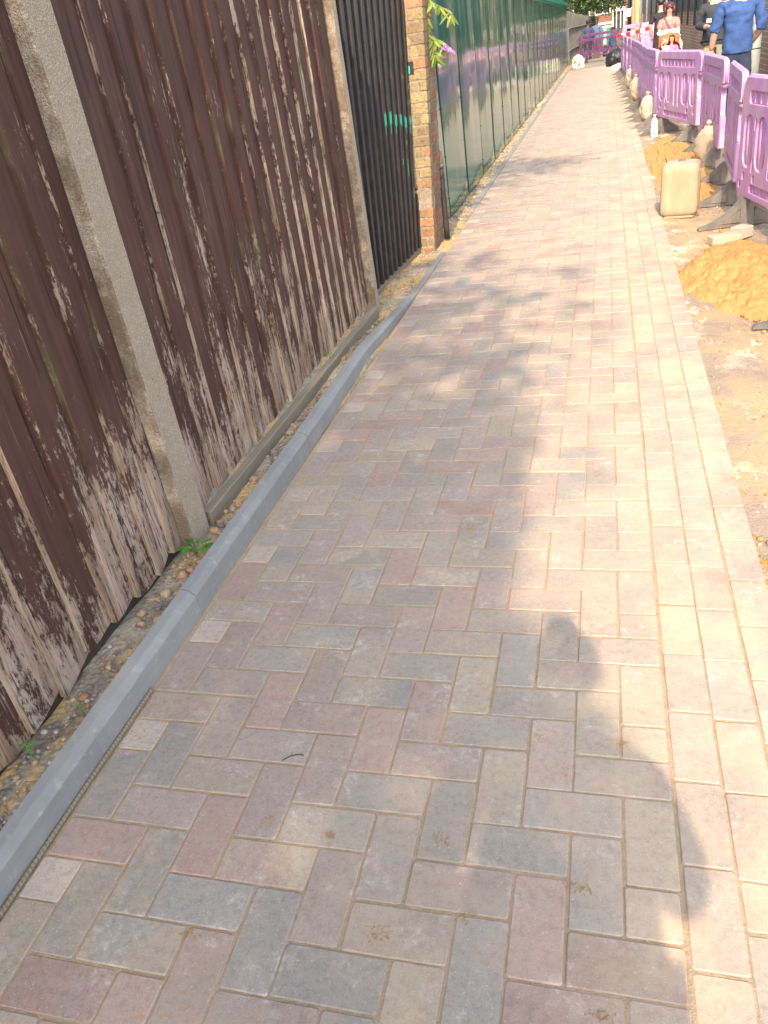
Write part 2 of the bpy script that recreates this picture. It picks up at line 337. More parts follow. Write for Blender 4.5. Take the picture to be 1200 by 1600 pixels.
def mat_strip():
    t = NT('gravelly_earth'); W = t.coord(which='world')
    c = t.mix(t.ramp(t.noise(9, 6, .7, W), [(.35, 0.0), (.6, 1.0)]), (.17, .14, .11), (.40, .35, .27))
    c = t.mix(t.ramp(t.noise(2.6, 5, .65, t.coord((2, 1, 1), 'world')), [(.46, 0.0), (.56, .95)]), c, (.56, .38, .17))
    c = t.mix(t.ramp(t.voro(60, W), [(.1, .7), (.28, 0.0)]), c, (.42, .39, .33))
    return t.out(c, .95, t.bump(t.math('SUBTRACT', t.noise(60, 5, .7, W), t.voro(60, W)), .8, .01), .15)
M['strip'] = mat_strip()

def mat_gboard():
    t = NT('bare_gravel_board')
    return t.out(t.mix(t.noise(1, 6, .7, t.coord((30, 3, 30), 'world')), (.10, .085, .06), (.36, .32, .25)), .9, t.bump(t.noise(1, 6, .7, t.coord((60, 4, 60), 'world')), .6, .004), .2)
M['gboard'] = mat_gboard()
# ------------------------------------------------------------------ ground and path
def nz(x, y, s=1.0, o=0.0): return noise.noise(Vector((x * s + o, y * s - o, o)))
g = MB(); g.grid(60, 60, lambda u, v: (-300 + 600 * u, -200 + 600 * v, -.05), smooth=False)
tag(g.build('ground', M['ground']), kind='structure')
rd = MB(); rd.grid(4, 60, lambda u, v: (.95 + 1.6 * u, -6 + 70 * v, -.040 - .0 * u), smooth=False)
tag(rd.build('road', M['ground']), kind='structure')
vg = MB()
def verge_z(x, y):
    e = min(1, max(0, (x - .445) / .5))
    return -.018 - .012 * e + .010 * nz(x, y, 3.1, 2) + .006 * nz(x, y, 11, 5)
vg.grid(26, 520, lambda u, v: (.4465 + .72 * u + (.10 * nz(0, -2 + 36 * v, 1.7, 9) if u == 1 else 0), -2 + 36 * v, verge_z(.4465 + .72 * u, -2 + 36 * v) if u < 1 else -.048))
tag(vg.build('dirt_verge', M['verge']), kind='structure')

P = .1055; XF = .1435; Y0 = .758; PY_ = .1052
def pal():
    r = R.random()
    if r < .32: c = (.375, .315, .292)      # dusky mauve
    elif r < .45: c = (.405, .305, .275)    # red pink
    elif r < .66: c = (.355, .33, .30)      # grey
    elif r < .76: c = (.305, .312, .308)    # blue grey
    elif r < .96: c = (.415, .365, .298)    # buff
    else: c = (.375, .26, .235)
    k = R.uniform(.84, 1.03); return (c[0] * k * .965, c[1] * k * .96, c[2] * k * .93)
def paver(mb, x0, x1, y0, y1, detail, col=None):
    j = .0021; jx = R.uniform(-.0016, .0016); jy = R.uniform(-.0016, .0016)
    a, b, c_, d = x0 + j + jx, x1 - j + jx, y0 + j + jy, y1 - j + jy
    ca = col or pal(); cb = col or pal(); t = R.uniform(.1, 1.0); cb = tuple(p * (1 - t) + q * t for p, q in zip(ca, cb))
    dz = R.uniform(-.0009, .0009); tx = R.uniform(-.006, .006); ty = R.uniform(-.006, .006); mx, my = (a + b) / 2, (c_ + d) / 2
    yaw = R.uniform(-.006, .006)
    if detail:
        rings = []; 
        for (ins, z, cc) in ((0, -.02, .003), (0, -.0036, .0035), (.0010, -.0012, .004), (.0030, 0, .005)):
            rings.append([(a + ins, c_ + ins + cc, z), (a + ins + cc, c_ + ins, z), (b - ins - cc, c_ + ins, z), (b - ins, c_ + ins + cc, z), (b - ins, d - ins - cc, z), (b - ins - cc, d - ins, z), (a + ins + cc, d - ins, z), (a + ins, d - ins - cc, z)])
        n = 8
    else:
        rings = [[(a, c_, -.02), (b, c_, -.02), (b, d, -.02), (a, d, -.02)], [(a, c_, -.003), (b, c_, -.003), (b, d, -.003), (a, d, -.003)], [(a + .004, c_ + .004, 0), (b - .004, c_ + .004, 0), (b - .004, d - .004, 0), (a + .004, d - .004, 0)]]; n = 4
    vs = []
    for r in rings:
        for (x, y, z) in r:
            dx, dy = x - mx, y - my
            vs.append((mx + dx - dy * yaw, my + dy + dx * yaw, z + dz + dx * tx + dy * ty))
    fs = []
    for r in range(len(rings) - 1):
        for i in range(n): fs.append([r * n + i, r * n + (i + 1) % n, (r + 1) * n + (i + 1) % n, (r + 1) * n + i])
    fs.append([(len(rings) - 1) * n + i for i in range(n)])
    mb.add(vs, fs, ca, cb)
pv = MB(); CREAM = (.50, .435, .375)
for k in range(-24, 298):
    y = Y0 + PY_ * k; det = y < 12
    for c in range(-1, 12):
        xr = .038 - P * c; xl = xr - P; s = (c + k) % 4
        if s == 3:
            kk = R.uniform(.72, .98)
            if c == 11: paver(pv, xl, xr, y, y + PY_, det, tuple(q * kk for q in CREAM))
            else: paver(pv, xl - P, xr, y, y + PY_, det)
        elif s == 0 and c == -1: paver(pv, xl, xr, y, y + PY_, det, tuple(q * .9 for q in CREAM) if R.random() < .16 else None)
        elif s == 1: paver(pv, xl, xr, y, y + 2 * PY_, det)
for i, off in enumerate((.0, .085, .022)):
    y = -1.98 + off
    while y < 32.1:
        l = .2075 if R.random() > .06 else .104
        paver(pv, XF + .003 + i * .1005, XF + .003 + (i + 1) * .1005, y, y + l, y < 12); y += l
JM = MB()
JM.grid(40, 1400, lambda u, v: (-1.243 + 1.686 * u, -2.1 + 34.2 * v, -.0022 + .0010 * nz(-1.243 + 1.686 * u, -2.1 + 34.2 * v, 18, 3) + .0010 * nz(-1.243 + 1.686 * u, -2.1 + 34.2 * v, 5, 7)))
# one mesh: blocks, then the sand in the joints as a second material slot
path = pv.build('path', M['paver']); tag(path, kind='structure')
tag(JM.build('jointing_sand', M['joint']), kind='structure')

# left strip of gravelly earth between fence and kerb
def strip_z(x, y):
    base = .045 if y < 4 else max(-.004, .045 - (y - 4) * .04)
    return base + .012 * nz(x, y, 6, 4) + .006 * nz(x, y, 22, 1) - .02 * max(0, (x + 1.36)) / .1
st = MB()
st.grid(30, 700, lambda u, v: (-1.95 + (.71 if -2 + 39 * v < 8 else .7) * u, -2 + 39 * v, strip_z(-1.95 + .7 * u, -2 + 39 * v) if u < 1 else -.03))
tag(st.build('earth_strip', M['strip']), kind='structure')
def pebbles(name, n, fx, label):
    mb = MB()
    for _ in range(n):
        x, y, z, r, col = fx()
        mb.ball((x, y, z), (r, r * R.uniform(.7, 1.1), r * R.uniform(.5, .8)), col, 6, 4, .18)
    o = mb.build(name, M['stone']); tag(o, label, 'gravel', kind='stuff'); return o
SC = [(.40, .36, .30), (.30, .27, .23), (.45, .30, .17), (.52, .49, .44), (.38, .22, .12), (.22, .2, .18), (.5, .36, .2)]
def f_left():
    y = -.2 + 9 * R.random() ** 1.2; x = R.uniform(-1.43 if y < 4.8 else -1.52, -1.285 if y < 5 else -1.245)
    r = R.choice([.004, .005, .006, .008]) * (1 if R.random() > .07 else 2.2); col = R.choice(SC)
    if R.random() < .012: y = R.uniform(1.6, 3.2); r = R.uniform(.014, .024); x = R.uniform(-1.38, -1.31); col = R.choice([(.5, .33, .2), (.48, .38, .28), (.42, .26, .12)])
    return x, y, strip_z(x, y) + r * .2, r, col
pebbles('gravel', 2600, f_left, 'loose gravel and sand between the timber fence and the grey kerb')
def f_far():
    y = R.uniform(7, 34); x = R.uniform(-1.43, -1.32); r = R.uniform(.006, .016)
    return x, y, strip_z(x, y) + r * .2, r, R.choice([(.5, .46, .4), (.42, .38, .32), (.2, .18, .16), (.55, .5, .42)])
pebbles('gravel', 900, f_far, 'pale rubble along the foot of the green hoarding')
def f_right():
    y = R.uniform(.8, 16); x = .45 + .7 * R.random() ** 1.5; r = R.choice([.003, .004, .005, .007]) * (1 if R.random() > .05 else 2)
    return x, y, verge_z(x, y) + r * .3, r, R.choice([(.5, .38, .24), (.42, .3, .18), (.55, .48, .38), (.3, .22, .14), (.6, .42, .2)])
pebbles('gravel', 1300, f_right, 'scattered grit on the sandy verge right of the paving')
# spilled grains of sand on the blocks
def f_grain():
    c0 = GR[R.randrange(len(GR))]; r = R.uniform(.0008, .0020)
    return c0[0] + R.gauss(0, c0[2] * .7), c0[1] + R.gauss(0, c0[2] * .5), r * .4, r, (.46, .30, .13)
GR = [(-.73, 1.02, .02), (-.58, 1.0, .012), (-.80, .74, .014), (-1.10, 1.62, .03), (-.33, 1.02, .02), (-.15, 1.33, .012), (-.42, .80, .02), (.04, 1.33, .012), (-.05, .95, .02), (-.45, 2.25, .02), (-.9, 2.9, .03), (-.26, .86, .018), (.0, .72, .015)]
pebbles('spilled_sand', 620, f_grain, 'small specks of orange sand spilled on the herringbone blocks')

# ------------------------------------------------------------------ kerb stones
def kerb_piece(y0, y1, h0, h1, label, tilt=0.0, xo=0.0):
    mb = MB(); n = 60; prof = lambda h: [(-1.2425, -.05), (-1.2425, h * .74), (-1.247, h * .80), (-1.262, h * .93), (-1.267, h * .95), (-1.292, h), (-1.294, -.05)]
    vs = []
    for i in range(n + 1):
        y = y0 + (y1 - y0) * i / n; h = h0 + (h1 - h0) * i / n
        for q_, (x, z) in enumerate(prof(h)):
            e = .0016 * nz(y, q_ * 3.1, 14, 2) + .0028 * max(0, abs(nz(y, q_ * 1.7, 31, 6)) - .42); vs.append((x + xo + tilt * (y - y0) - (e if q_ in (1, 2, 3) else 0), y, z - (abs(e) if q_ in (2, 3, 4, 5) else 0)))
    m = 7; fs = []
    for i in range(n):
        for k in range(m): fs.append([i * m + k, i * m + (k + 1) % m, (i + 1) * m + (k + 1) % m, (i + 1) * m + k])
    fs.append(list(range(m - 1, -1, -1))); fs.append([n * m + k for k in range(m)])
    mb.add(vs, [f[::-1] for f in fs])
    o = mb.build('kerb_stone', M['kerb'], bevel=.0015); tag(o, label, 'kerb stone', 'kerb stones along the timber fence'); return o
kerb_piece(-1.2, .28, .098, .098, 'nearest grey kerb stone, cut by the lower left edge of the photo')
kerb_piece(.284, 1.728, .098, .1, 'long grey kerb stone with the coarse rope lying at its foot', .003, .0)
kerb_piece(1.732, 2.86, .1, .1, 'grey kerb stone beside the small green weed and concrete post', -.003, .0015)
kerb_piece(2.866, 3.90, .1, .098, 'grey kerb stone along the far half of the timber fence', -.014, -.002)
kerb_piece(3.906, 5.20, .098, .016, 'grey kerb stone that slopes down to the paving before the gate', .012, -.018)
ed = MB(); ed.box(-1.30, -1.2445, 8.12, 31.9, -.03, .006, ch=.002); ed.box(-1.29, -1.2445, 5.21, 6.4, -.03, .004, ch=.001)
tag(ed.build('edging_strip', M['kerb'], bevel=0), 'flat pale concrete edging strip between paving and green hoarding', 'edging')
# rope at the kerb foot
rp = MB(); pts = []
for i in range(90):
    t = i / 89; pts.append((-1.2345 + .0015 * math.sin(t * 9), .60 + .785 * t, .0065))
for s in range(2):
    q = []
    for i in range(560):
        t = i / 559; a = t * 2 * PI * 70 + s * PI
        q.append((-1.2335 + .0034 * math.cos(a) + .0012 * math.sin(t * 9), .60 + .785 * t, .0072 + .0034 * math.sin(a)))
    rp.tube(q, .0034, 5, (.26, .21, .15) if s else (.36, .30, .22))
tag(rp.build('rope', vcol('coarse_rope', .95, 300, .5, .8, .001)), 'coarse twisted rope lying in the joint at the kerb foot', 'rope')
wr = MB(); wr.tube([(-.762 + .05 * t, 1.186 + .022 * t + .009 * math.sin(PI * t), .0022) for t in [i / 10 for i in range(11)]], .0011, 6, (.01, .01, .012))
tag(wr.build('bent_wire', M['iron']), 'tiny bent black wire lying on a mauve paving block', 'wire')

# ------------------------------------------------------------------ timber fence
fence = empty('timber_fence', (-1.42, 2.1, 0)); tag(fence, 'weathered brown feather-edge timber fence between concrete posts', 'fence')
def add_part(mb, name, mat, parent, bevel=0.0, label=None):
    o = mb.build(name, mat, None, bevel); o.parent = parent; o.matrix_parent_inverse = Matrix.Translation(parent.location).inverted()
    if label: o['label'] = label
    return o
def boards(edges, zb, xb, brk):
    mb = MB()
    for i in range(len(edges) - 1):
        y0, y1 = edges[i], edges[i + 1] + .012
        zj = zb + (R.uniform(-.022, .024) if brk > .02 else R.uniform(-.008, .01)); rid = R.random(); wear = R.uniform(-.07, .07) + (brk if i < 6 else 0)
        lean = R.uniform(-.006, .006); warp = R.uniform(-.004, .004); skew = R.uniform(-.018, .022) * (1.9 if brk > .02 else 1)
        N = 36; th0, th1 = R.uniform(.018, .028), .004
        rows = []
        for k in range(N + 1):
            t = k / N; z = zj + (1.86 - zj) * t
            wob = .0035 * noise.noise(Vector((z * 2.2, i * 3.7, .3))) + lean * t
            fray = (R.uniform(-.004, .003) if k == 0 else 0)
            edge_w = .0022 * noise.noise(Vector((z * 9, i * 5.1, 8.3)))
            e0 = y0 + wob + edge_w; e1 = y1 + wob
            xb_ = xb + warp * math.sin(t * 3) 
            zz0 = z + (skew * .5 + fray if k == 0 else 0); zz1 = z + (-skew * .5 + fray if k == 0 else 0)
            rows.append([(xb_, e0, zz0), (xb_ + th0, e0, zz0), (xb_ + th0 - .0015, e0 + .003, zz0 - .002 * (k == 0)), (xb_ + (th0 * .62 + th1 * .38), e0 + (e1 - e0) * .4, (zz0 + zz1) / 2 - (.006 if k == 0 else 0)), (xb_ + th1, e1, zz1), (xb_, e1, zz1)])
        vs = [q for r in rows for q in r]; m = 6
        face_col = (rid, wear, .12); edge_col = (rid, R.uniform(.07, .26), 1.0 if R.random() < (.6 if brk > .02 else .3) else .2)
        fs_face = []; fs_edge = []
        for k in range(N):
            for s_ in range(m):
                f = [k * m + s_, (k + 1) * m + s_, (k + 1) * m + (s_ + 1) % m, k * m + (s_ + 1) % m][::-1]
                (fs_edge if s_ in (0, 1) else fs_face).append(f)
        base = len(mb.v); mb.add(vs, fs_face, face_col)
        n0 = base
        for f in fs_edge: mb.f.append([n0 + q for q in f]); mb.c.append(edge_col); mb.c2.append(edge_col); mb.sm.append(False)
        for f in ([0, 1, 2, 3, 4, 5], [N * m + q for q in (5, 4, 3, 2, 1, 0)]):
            mb.f.append([n0 + q for q in f]); mb.c.append(edge_col); mb.c2.append(edge_col); mb.sm.append(False)
    return mb
e1 = [-.95 + .1425 * i for i in range(14)] + [1.0, 1.138, 1.283, 1.422, 1.562, 1.70, 1.835, 1.95, 2.05]
e1 = sorted(set([round(q, 3) for q in e1 if q < .95 or q > .99]))
add_part(boards(e1, .088, -1.448, .05), 'board_panel', M['timber'], fence, label='nearer fence bay, paint badly flaked near the ground')
e2 = [2.20, 2.36, 2.49, 2.635, 2.78, 2.93] + [2.93 + (4.74 - 2.93) * i / 13 for i in range(1, 14)]
add_part(boards(e2, .104, -1.462, .0), 'board_panel', M['timber'], fence, label='farther fence bay with a gravel board standing proud at its foot')
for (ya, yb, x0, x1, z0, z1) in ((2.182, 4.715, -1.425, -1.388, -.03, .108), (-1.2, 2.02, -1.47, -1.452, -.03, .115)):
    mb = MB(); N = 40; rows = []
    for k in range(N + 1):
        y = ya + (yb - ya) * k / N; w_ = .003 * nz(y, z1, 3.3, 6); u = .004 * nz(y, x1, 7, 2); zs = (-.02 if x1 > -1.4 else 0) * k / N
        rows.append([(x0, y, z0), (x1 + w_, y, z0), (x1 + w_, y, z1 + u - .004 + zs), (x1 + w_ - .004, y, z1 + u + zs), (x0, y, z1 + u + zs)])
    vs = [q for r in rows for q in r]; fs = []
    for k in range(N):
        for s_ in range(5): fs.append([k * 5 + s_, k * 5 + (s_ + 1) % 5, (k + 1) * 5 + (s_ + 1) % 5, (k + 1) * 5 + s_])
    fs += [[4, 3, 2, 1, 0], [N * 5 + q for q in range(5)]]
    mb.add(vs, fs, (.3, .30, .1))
    add_part(mb, 'gravel_board', M['gboard'] if x1 > -1.4 else simple('dark_brown_board', (.055, .042, .032), .9, 30, .4, .6), fence)  # near bay's gravel board is a darker brown than the far one
nl = MB()
for ed_l, xb_ in ((e1, -1.448), (e2, -1.462)):
    for i in range(len(ed_l) - 1):
        for zz in (.36, 1.02, 1.62): nl.ball((xb_ + .016, ed_l[i] + .035 + R.uniform(-.008, .01), zz + R.uniform(-.012, .012)), (.003, .0042, .0042), nu=7, nv=5)
o = add_part(nl, 'nail_heads', M['ironrust'], fence); o['kind'] = 'stuff'
def post(y0, y1, x1, name_label):
    mb = MB(); xb = -1.50; zt = 1.95; N = 30; vs = []
    for k in range(N + 1):
        z = -.05 + zt * k / N
        o = .0015 * nz(z, y0, 9, 3); p = .0015 * nz(z, y1, 11, 8)
        ch = .007
        vs += [(xb, y0 + o, z), (x1 - ch, y0 + o, z), (x1 + o, y0 + ch, z), (x1 + o, y1 - ch + p, z), (x1 - ch, y1 + p, z), (xb, y1 + p, z)]
    fs = []; fsd = []
    for k in range(N):
        for s_ in range(6):
            f = [k * 6 + s_, k * 6 + (s_ + 1) % 6, (k + 1) * 6 + (s_ + 1) % 6, (k + 1) * 6 + s_]
            (fsd if s_ in (0, 1) else fs).append(f)
    fs.append([N * 6 + q for q in range(6)])
    mb.add(vs, fs, (0.05, 0.05, 0.05)); n0 = 0
    for f in fsd: mb.f.append(f); mb.c.append((1, 1, 1)); mb.c2.append((1, 1, 1)); mb.sm.append(False)
    add_part(mb, 'fence_post', M['agg'], fence, label=name_label)
post(2.025, 2.157, -1.392, 'near concrete post with moss stained side')
post(4.752, 4.835, -1.407, 'slim far concrete post beside the black gate')
post(-1.1, -.97, -1.392, None)

# ------------------------------------------------------------------ metal gate
gate = empty('metal_gate', (-1.55, 4.92, 0)); tag(gate, 'black iron gate of closely set vertical bars beside the brick pillar', 'gate')
def gx(y, z): return -1.585 + (y - 4.9) / 1.5 * .09 + .05 * z * (y - 4.6) / 1.8
nb = 14; ys = [4.93 + 1.50 * i / (nb - 1) for i in range(nb)]
def shear_box(mb, y0, y1, d0, d1, z0, z1, col=(1, 1, 1)):
    vs = []
    for z in (z0, z1):
        for (y, d) in ((y0, d0), (y0, d1), (y1, d1), (y1, d0)):
            yy = y + .07 * z; vs.append((gx(y, z) + d, yy, z))
    mb.add(vs, [[0, 1, 2, 3], [7, 6, 5, 4], [0, 4, 5, 1], [1, 5, 6, 2], [2, 6, 7, 3], [3, 7, 4, 0]], col)
for i, y in enumerate(ys):
    mb = MB(); w_ = .042; o = R.uniform(-.002, .002)
    shear_box(mb, y + o, y + w_ + o, .0, .034, .045, 2.0)
    add_part(mb, 'bar', M['iron'], gate, .003)
mb = MB()
for i, y in enumerate(ys): shear_box(mb, y + .046, y + .056, -.002, .006, .06, 1.98)
add_part(mb, 'bar_liner', M['ironrust'], gate)
mb = MB(); shear_box(mb, 4.9, 6.50, -.012, -.005, .05, 2.0); add_part(mb, 'backing_sheet', M['iron'], gate)
mb = MB(); shear_box(mb, 4.86, 6.50, -.02, .02, .005, .045); add_part(mb, 'bottom_rail', M['gboard'], gate)
rr = random.Random(3)
for i in range(7, 14):
    mb = MB()
    y = ys[i]; z0 = 1.02 - .012 * (i - 7) + rr.uniform(-.012, .01); hh = .085 - .008 * (i - 7)
    for q in range(5):
        a = y + .042 * q / 5; b_ = y + .042 * (q + 1) / 5 - .0004
        shear_box(mb, a, b_, .0345, .0352, z0 + rr.uniform(-.012, .012) - (.06 if rr.random() < .12 else 0), z0 + hh + rr.uniform(-.015, .012))
    add_part(mb, 'paint_splash', M['teal'], gate)
for (i, z0, z1) in ((11, 1.27, 1.30), (12, 1.20, 1.23), (12, 1.10, 1.13), (13, 1.14, 1.16), (11, .62, .74), (11, .84, .87), (12, .45, .52), (10, .72, .76)):
    mb = MB(); shear_box(mb, ys[i] + .008, ys[i] + .016, .0345, .0352, z0, z1); add_part(mb, 'paint_drip', M['teal'], gate)
mb = MB(); shear_box(mb, 4.99, 5.03, .035, .075, 1.16, 1.2); shear_box(mb, 4.995, 5.02, .04, .07, .98, 1.1); shear_box(mb, 5.0, 5.06, .036, .056, 1.2, 1.23); add_part(mb, 'latch', M['ironrust'], gate, .004)

# ------------------------------------------------------------------ brick pillar
pil = empty('brick_pillar', (-1.45, 6.6, 0)); tag(pil, 'leaning pillar of worn yellow and red bricks at the gate', 'pillar')
mb = MB(); mc = MB(); zc = 0; row = 0; LN = .055
def sh(x, y, z): return (x + LN * z, y, z)
xl, xr, yf, yb = -1.60, -1.345, 6.46, 6.86
def sbox(m_, x0, x1, y0, y1, z0, z1, col, ch=.004):
    t_ = MB(); t_.box(x0, x1, y0, y1, z0, z1, ch=ch); m_.add([sh(*q) for q in t_.v], t_.f, col)
sbox(mc, xl + .006, xr - .006, yf + .006, yb - .006, -.04, 2.15, (1, 1, 1), .002)
def bcol(z):
    r = R.random()
    if z < .5: c = [(.40, .15, .08), (.36, .19, .10), (.42, .22, .12), (.30, .2, .12)][int(r * 4)]
    elif z > 1.68: c = (.46, .17, .10)
    else: c = [(.40, .29, .13), (.33, .25, .14), (.38, .20, .10), (.27, .20, .12), (.40, .31, .16)][int(r * 5)]
    k = R.uniform(.8, 1.15); return tuple(q * k for q in c)
z = -.03
while z < 2.1:
    h_ = .066; cut = [xl, xl + .11, xr] if row % 2 else [xl, xl + .16, xr - .0]
    if row % 3 == 1: cut = [xl, xl + .14, xl + .2, xr]
    for a, b_ in zip(cut[:-1], cut[1:]):
        miss = (.34 < z < .45 and b_ == xr)
        last = b_ == xr
        dpt = R.uniform(.0, .004)
        x1_ = b_ - (.0 if last else .008)
        if miss: sbox(mb, a, x1_ - .05, yf + .05, yb, z, z + h_, (.04, .03, .025)); continue
        broken = z < .34 and last and R.random() < .7
        sbox(mb, a + (.0), x1_ - (R.uniform(.0, .012) if broken else 0), yf + dpt, yf + .1, z + R.uniform(-.002, .002), z + h_, bcol(z), .009 if broken else .004)
    yy = yf + .104
    ln = [.1, .21] if row % 2 else [.21, .1]
    while yy < yb - .02:
        l_ = min(ln[0], yb - yy); ln = ln[::-1]
        c = R.choice([(.19, .15, .12), (.16, .13, .12), (.24, .15, .11), (.21, .18, .14)])
        if yy + l_ > yb - .05: c = R.choice([(.34, .13, .08), (.22, .15, .12)])
        sbox(mb, xr - .1, xr + R.uniform(-.002, .002), yy, yy + l_ - .008, z, z + h_, c); yy += l_
    z += .075; row += 1
add_part(mc, 'mortar', M['mortar'], pil); add_part(mb, 'brickwork', M['brickv'], pil)
mb = MB(); sbox(mb, -1.555, -1.435, yf - .006, yf, 1.29, 1.37, (1, 1, 1), .001); add_part(mb, 'fixing_plate', M['iron'], pil)
mb = MB(); sbox(mb, -1.50, -1.462, yf - .0075, yf - .0062, 1.293, 1.345, (1, 1, 1), .0003); add_part(mb, 'paint_patch', M['teal'], pil)

# downpipe
dp = empty('drain_pipe', (-1.318, 6.905, 0)); tag(dp, 'short black drainpipe with a brown elbow against the pillar', 'pipe')
mb = MB(); mb.tube([(-1.318, 6.905, z_) for z_ in (0, .1, .2, .3, .4, .5, .575)], .024, 14); add_part(mb, 'lower_pipe', simple('black_pipe', (.018, .016, .015), .6, 14, .5, .3, dirt=(.07, .05, .035)), dp)
mb = MB(); mb.tube([(-1.318, 6.905, .575), (-1.318, 6.905, .62), (-1.318, 6.905, .65), (-1.322, 6.905, .675), (-1.333, 6.904, .695), (-1.35, 6.903, .705), (-1.38, 6.9, .708)], [.027, .027, .026, .026, .026, .026, .026], 14)
mb.tube([(-1.318, 6.905, .572), (-1.318, 6.905, .60)], .030, 14); add_part(mb, 'elbow', simple('brown_pipe', (.13, .09, .075), .6, 20, .3, .3), dp)

# ------------------------------------------------------------------ green hoarding
hd = empty('green_hoarding', (-1.43, 6.9, 0)); tag(hd, 'glossy green sheet metal hoarding running along the left of the path', 'hoarding')
y = 6.93; k = 0; HX = -1.432; DG = simple('dark_green_seam', (.006, .035, .022), .5, 9, .2)
while y < 36:
    wd = (7.78 - 6.93) if k == 0 else 1.235
    y1 = min(y + wd, 36.2); mb = MB(); a = R.uniform(.004, .012); b_ = R.uniform(-.004, .004); c_ = R.uniform(0, 6)
    def fn(u, v, y=y, y1=y1, a=a, b_=b_, c_=c_):
        x = HX + a * math.sin(PI * u) + b_ * math.sin(2 * PI * u + v * 2) + .003 * math.sin(v * 4 + c_) + .010 * (u - .5) * 0
        return (x, y + .004 + (y1 - y - .008) * u, .015 + 1.935 * v)
    mb.grid(14, 14, fn); 
    nb_ = len(mb.v)
    # folded lip on the far edge, and a thin return on the near one
    rb = MB(); rb.box(HX - .004, HX + .006, y1 - .0105, y1 - .0035, .016, 1.949)
    for zz in (.18, .55, .95, 1.35, 1.75): mb.ball((HX + .007, y1 - .007, zz), .008, nu=6, nv=4)
    o = add_part(mb, 'sheet', M['hoard'], hd); add_part(rb, 'seam', DG, hd)
    y = y1; k += 1
mb = MB(); mb.box(HX - .05, HX + .012, 6.93, 36.2, 1.952, 1.995); mb.box(HX - .05, HX + .045, 20, 36.2, 1.996, 2.12); add_part(mb, 'capping', simple('bright_green_capping', (.02, .30, .18), .45, 6, .15), hd)
mb = MB(); mb.box(HX - .06, HX - .012, 6.93, 36.2, -.03, .03); mb.box(HX - .06, HX - .02, 6.93, 36.2, .03, 1.95); add_part(mb, 'bottom_rail', M['iron'], hd)

# far corrugated fence
cf = empty('corrugated_fence', (-1.40, 36.4, 0)); tag(cf, 'dull grey corrugated metal fence beyond the end of the green hoarding', 'fence')
mb = MB(); N = 240
def cfp(t): return (-1.42 + 1.0 * t ** 1.6, 36.3 + 14 * t)
vs = []; fs = []
for i in range(N + 1):
    x_, y_ = cfp(i / N); o = .05 * (1 if (i % 4) < 2 else -1)
    vs += [(x_ + o, y_, -.03), (x_ + o, y_, 1.85 - .35 * i / N)]
for i in range(N): fs.append([2 * i, 2 * i + 2, 2 * i + 3, 2 * i + 1])
mb.add(vs, fs); o = add_part(mb, 'sheet', simple('weathered_sheet', (.12, .13, .12), .7, 5, .4, .2, dirt=(.2, .17, .13)), cf); so = o.modifiers.new('solid', 'SOLIDIFY'); so.thickness = .004
mb = MB()
for zz in (.5, 1.25): mb.tube([(cfp(i / 12)[0] + .05, cfp(i / 12)[1], zz) for i in range(13)], .02, 6)
add_part(mb, 'rail', M['galv'], cf)
# ------------------------------------------------------------------ plastic barriers
def rrect(x0, x1, z0, z1, r, n=5):
    r = min(r, (x1 - x0) / 2 - 1e-4, (z1 - z0) / 2 - 1e-4); out = []
    for (cx, cz, a0) in ((x1 - r, z0 + r, -PI / 2), (x1 - r, z1 - r, 0), (x0 + r, z1 - r, PI / 2), (x0 + r, z0 + r, PI)):
        for i in range(n + 1): a = a0 + PI / 2 * i / n; out.append((cx + r * math.cos(a), cz + r * math.sin(a)))
    return out
def cut_slab(loops, half, bev, res=0):
    """flat plate with holes, thickness 2*half, standing in the XZ plane: returns verts and faces"""
    cu = bpy.data.curves.new('tmp', 'CURVE'); cu.dimensions = '2D'; cu.fill_mode = 'BOTH'; cu.extrude = half - bev; cu.bevel_depth = bev; cu.bevel_resolution = 1; cu.offset = -bev
    for lp in loops:
        sp = cu.splines.new('POLY'); sp.points.add(len(lp) - 1); sp.use_cyclic_u = True
        for p, (a, b) in zip(sp.points, lp): p.co = (a, b, 0, 1)
    o = bpy.data.objects.new('tmp', cu); COL.objects.link(o); dg = bpy.context.evaluated_depsgraph_get(); dg.update()
    me = bpy.data.meshes.new_from_object(o.evaluated_get(dg))
    vs = [(v.co.x, -v.co.z, v.co.y) for v in me.vertices]; fs = [list(p.vertices) for p in me.polygons]
    bpy.data.objects.remove(o); bpy.data.curves.remove(cu); bpy.data.meshes.remove(me); return vs, fs
BL = 1.40; ZB, ZT = .195, .975
def panel_outline():
    r = .085; o = [(.05, ZB + .02), (.07, ZB), (BL - .07, ZB), (BL - .05, ZB + .02), (BL - .05, ZB + .30), (BL - .075, ZB + .34), (BL - .075, ZT - .22), (BL, ZT - .20)]
    for i in range(7): a = i / 6 * PI / 2; o.append((BL - r + r * math.cos(a), ZT - r + r * math.sin(a)))
    for i in range(7): a = PI / 2 + i / 6 * PI / 2; o.append((.03 + r + r * math.cos(a), ZT - r + r * math.sin(a)))
    o += [(.03, ZB + .05)]
    return o
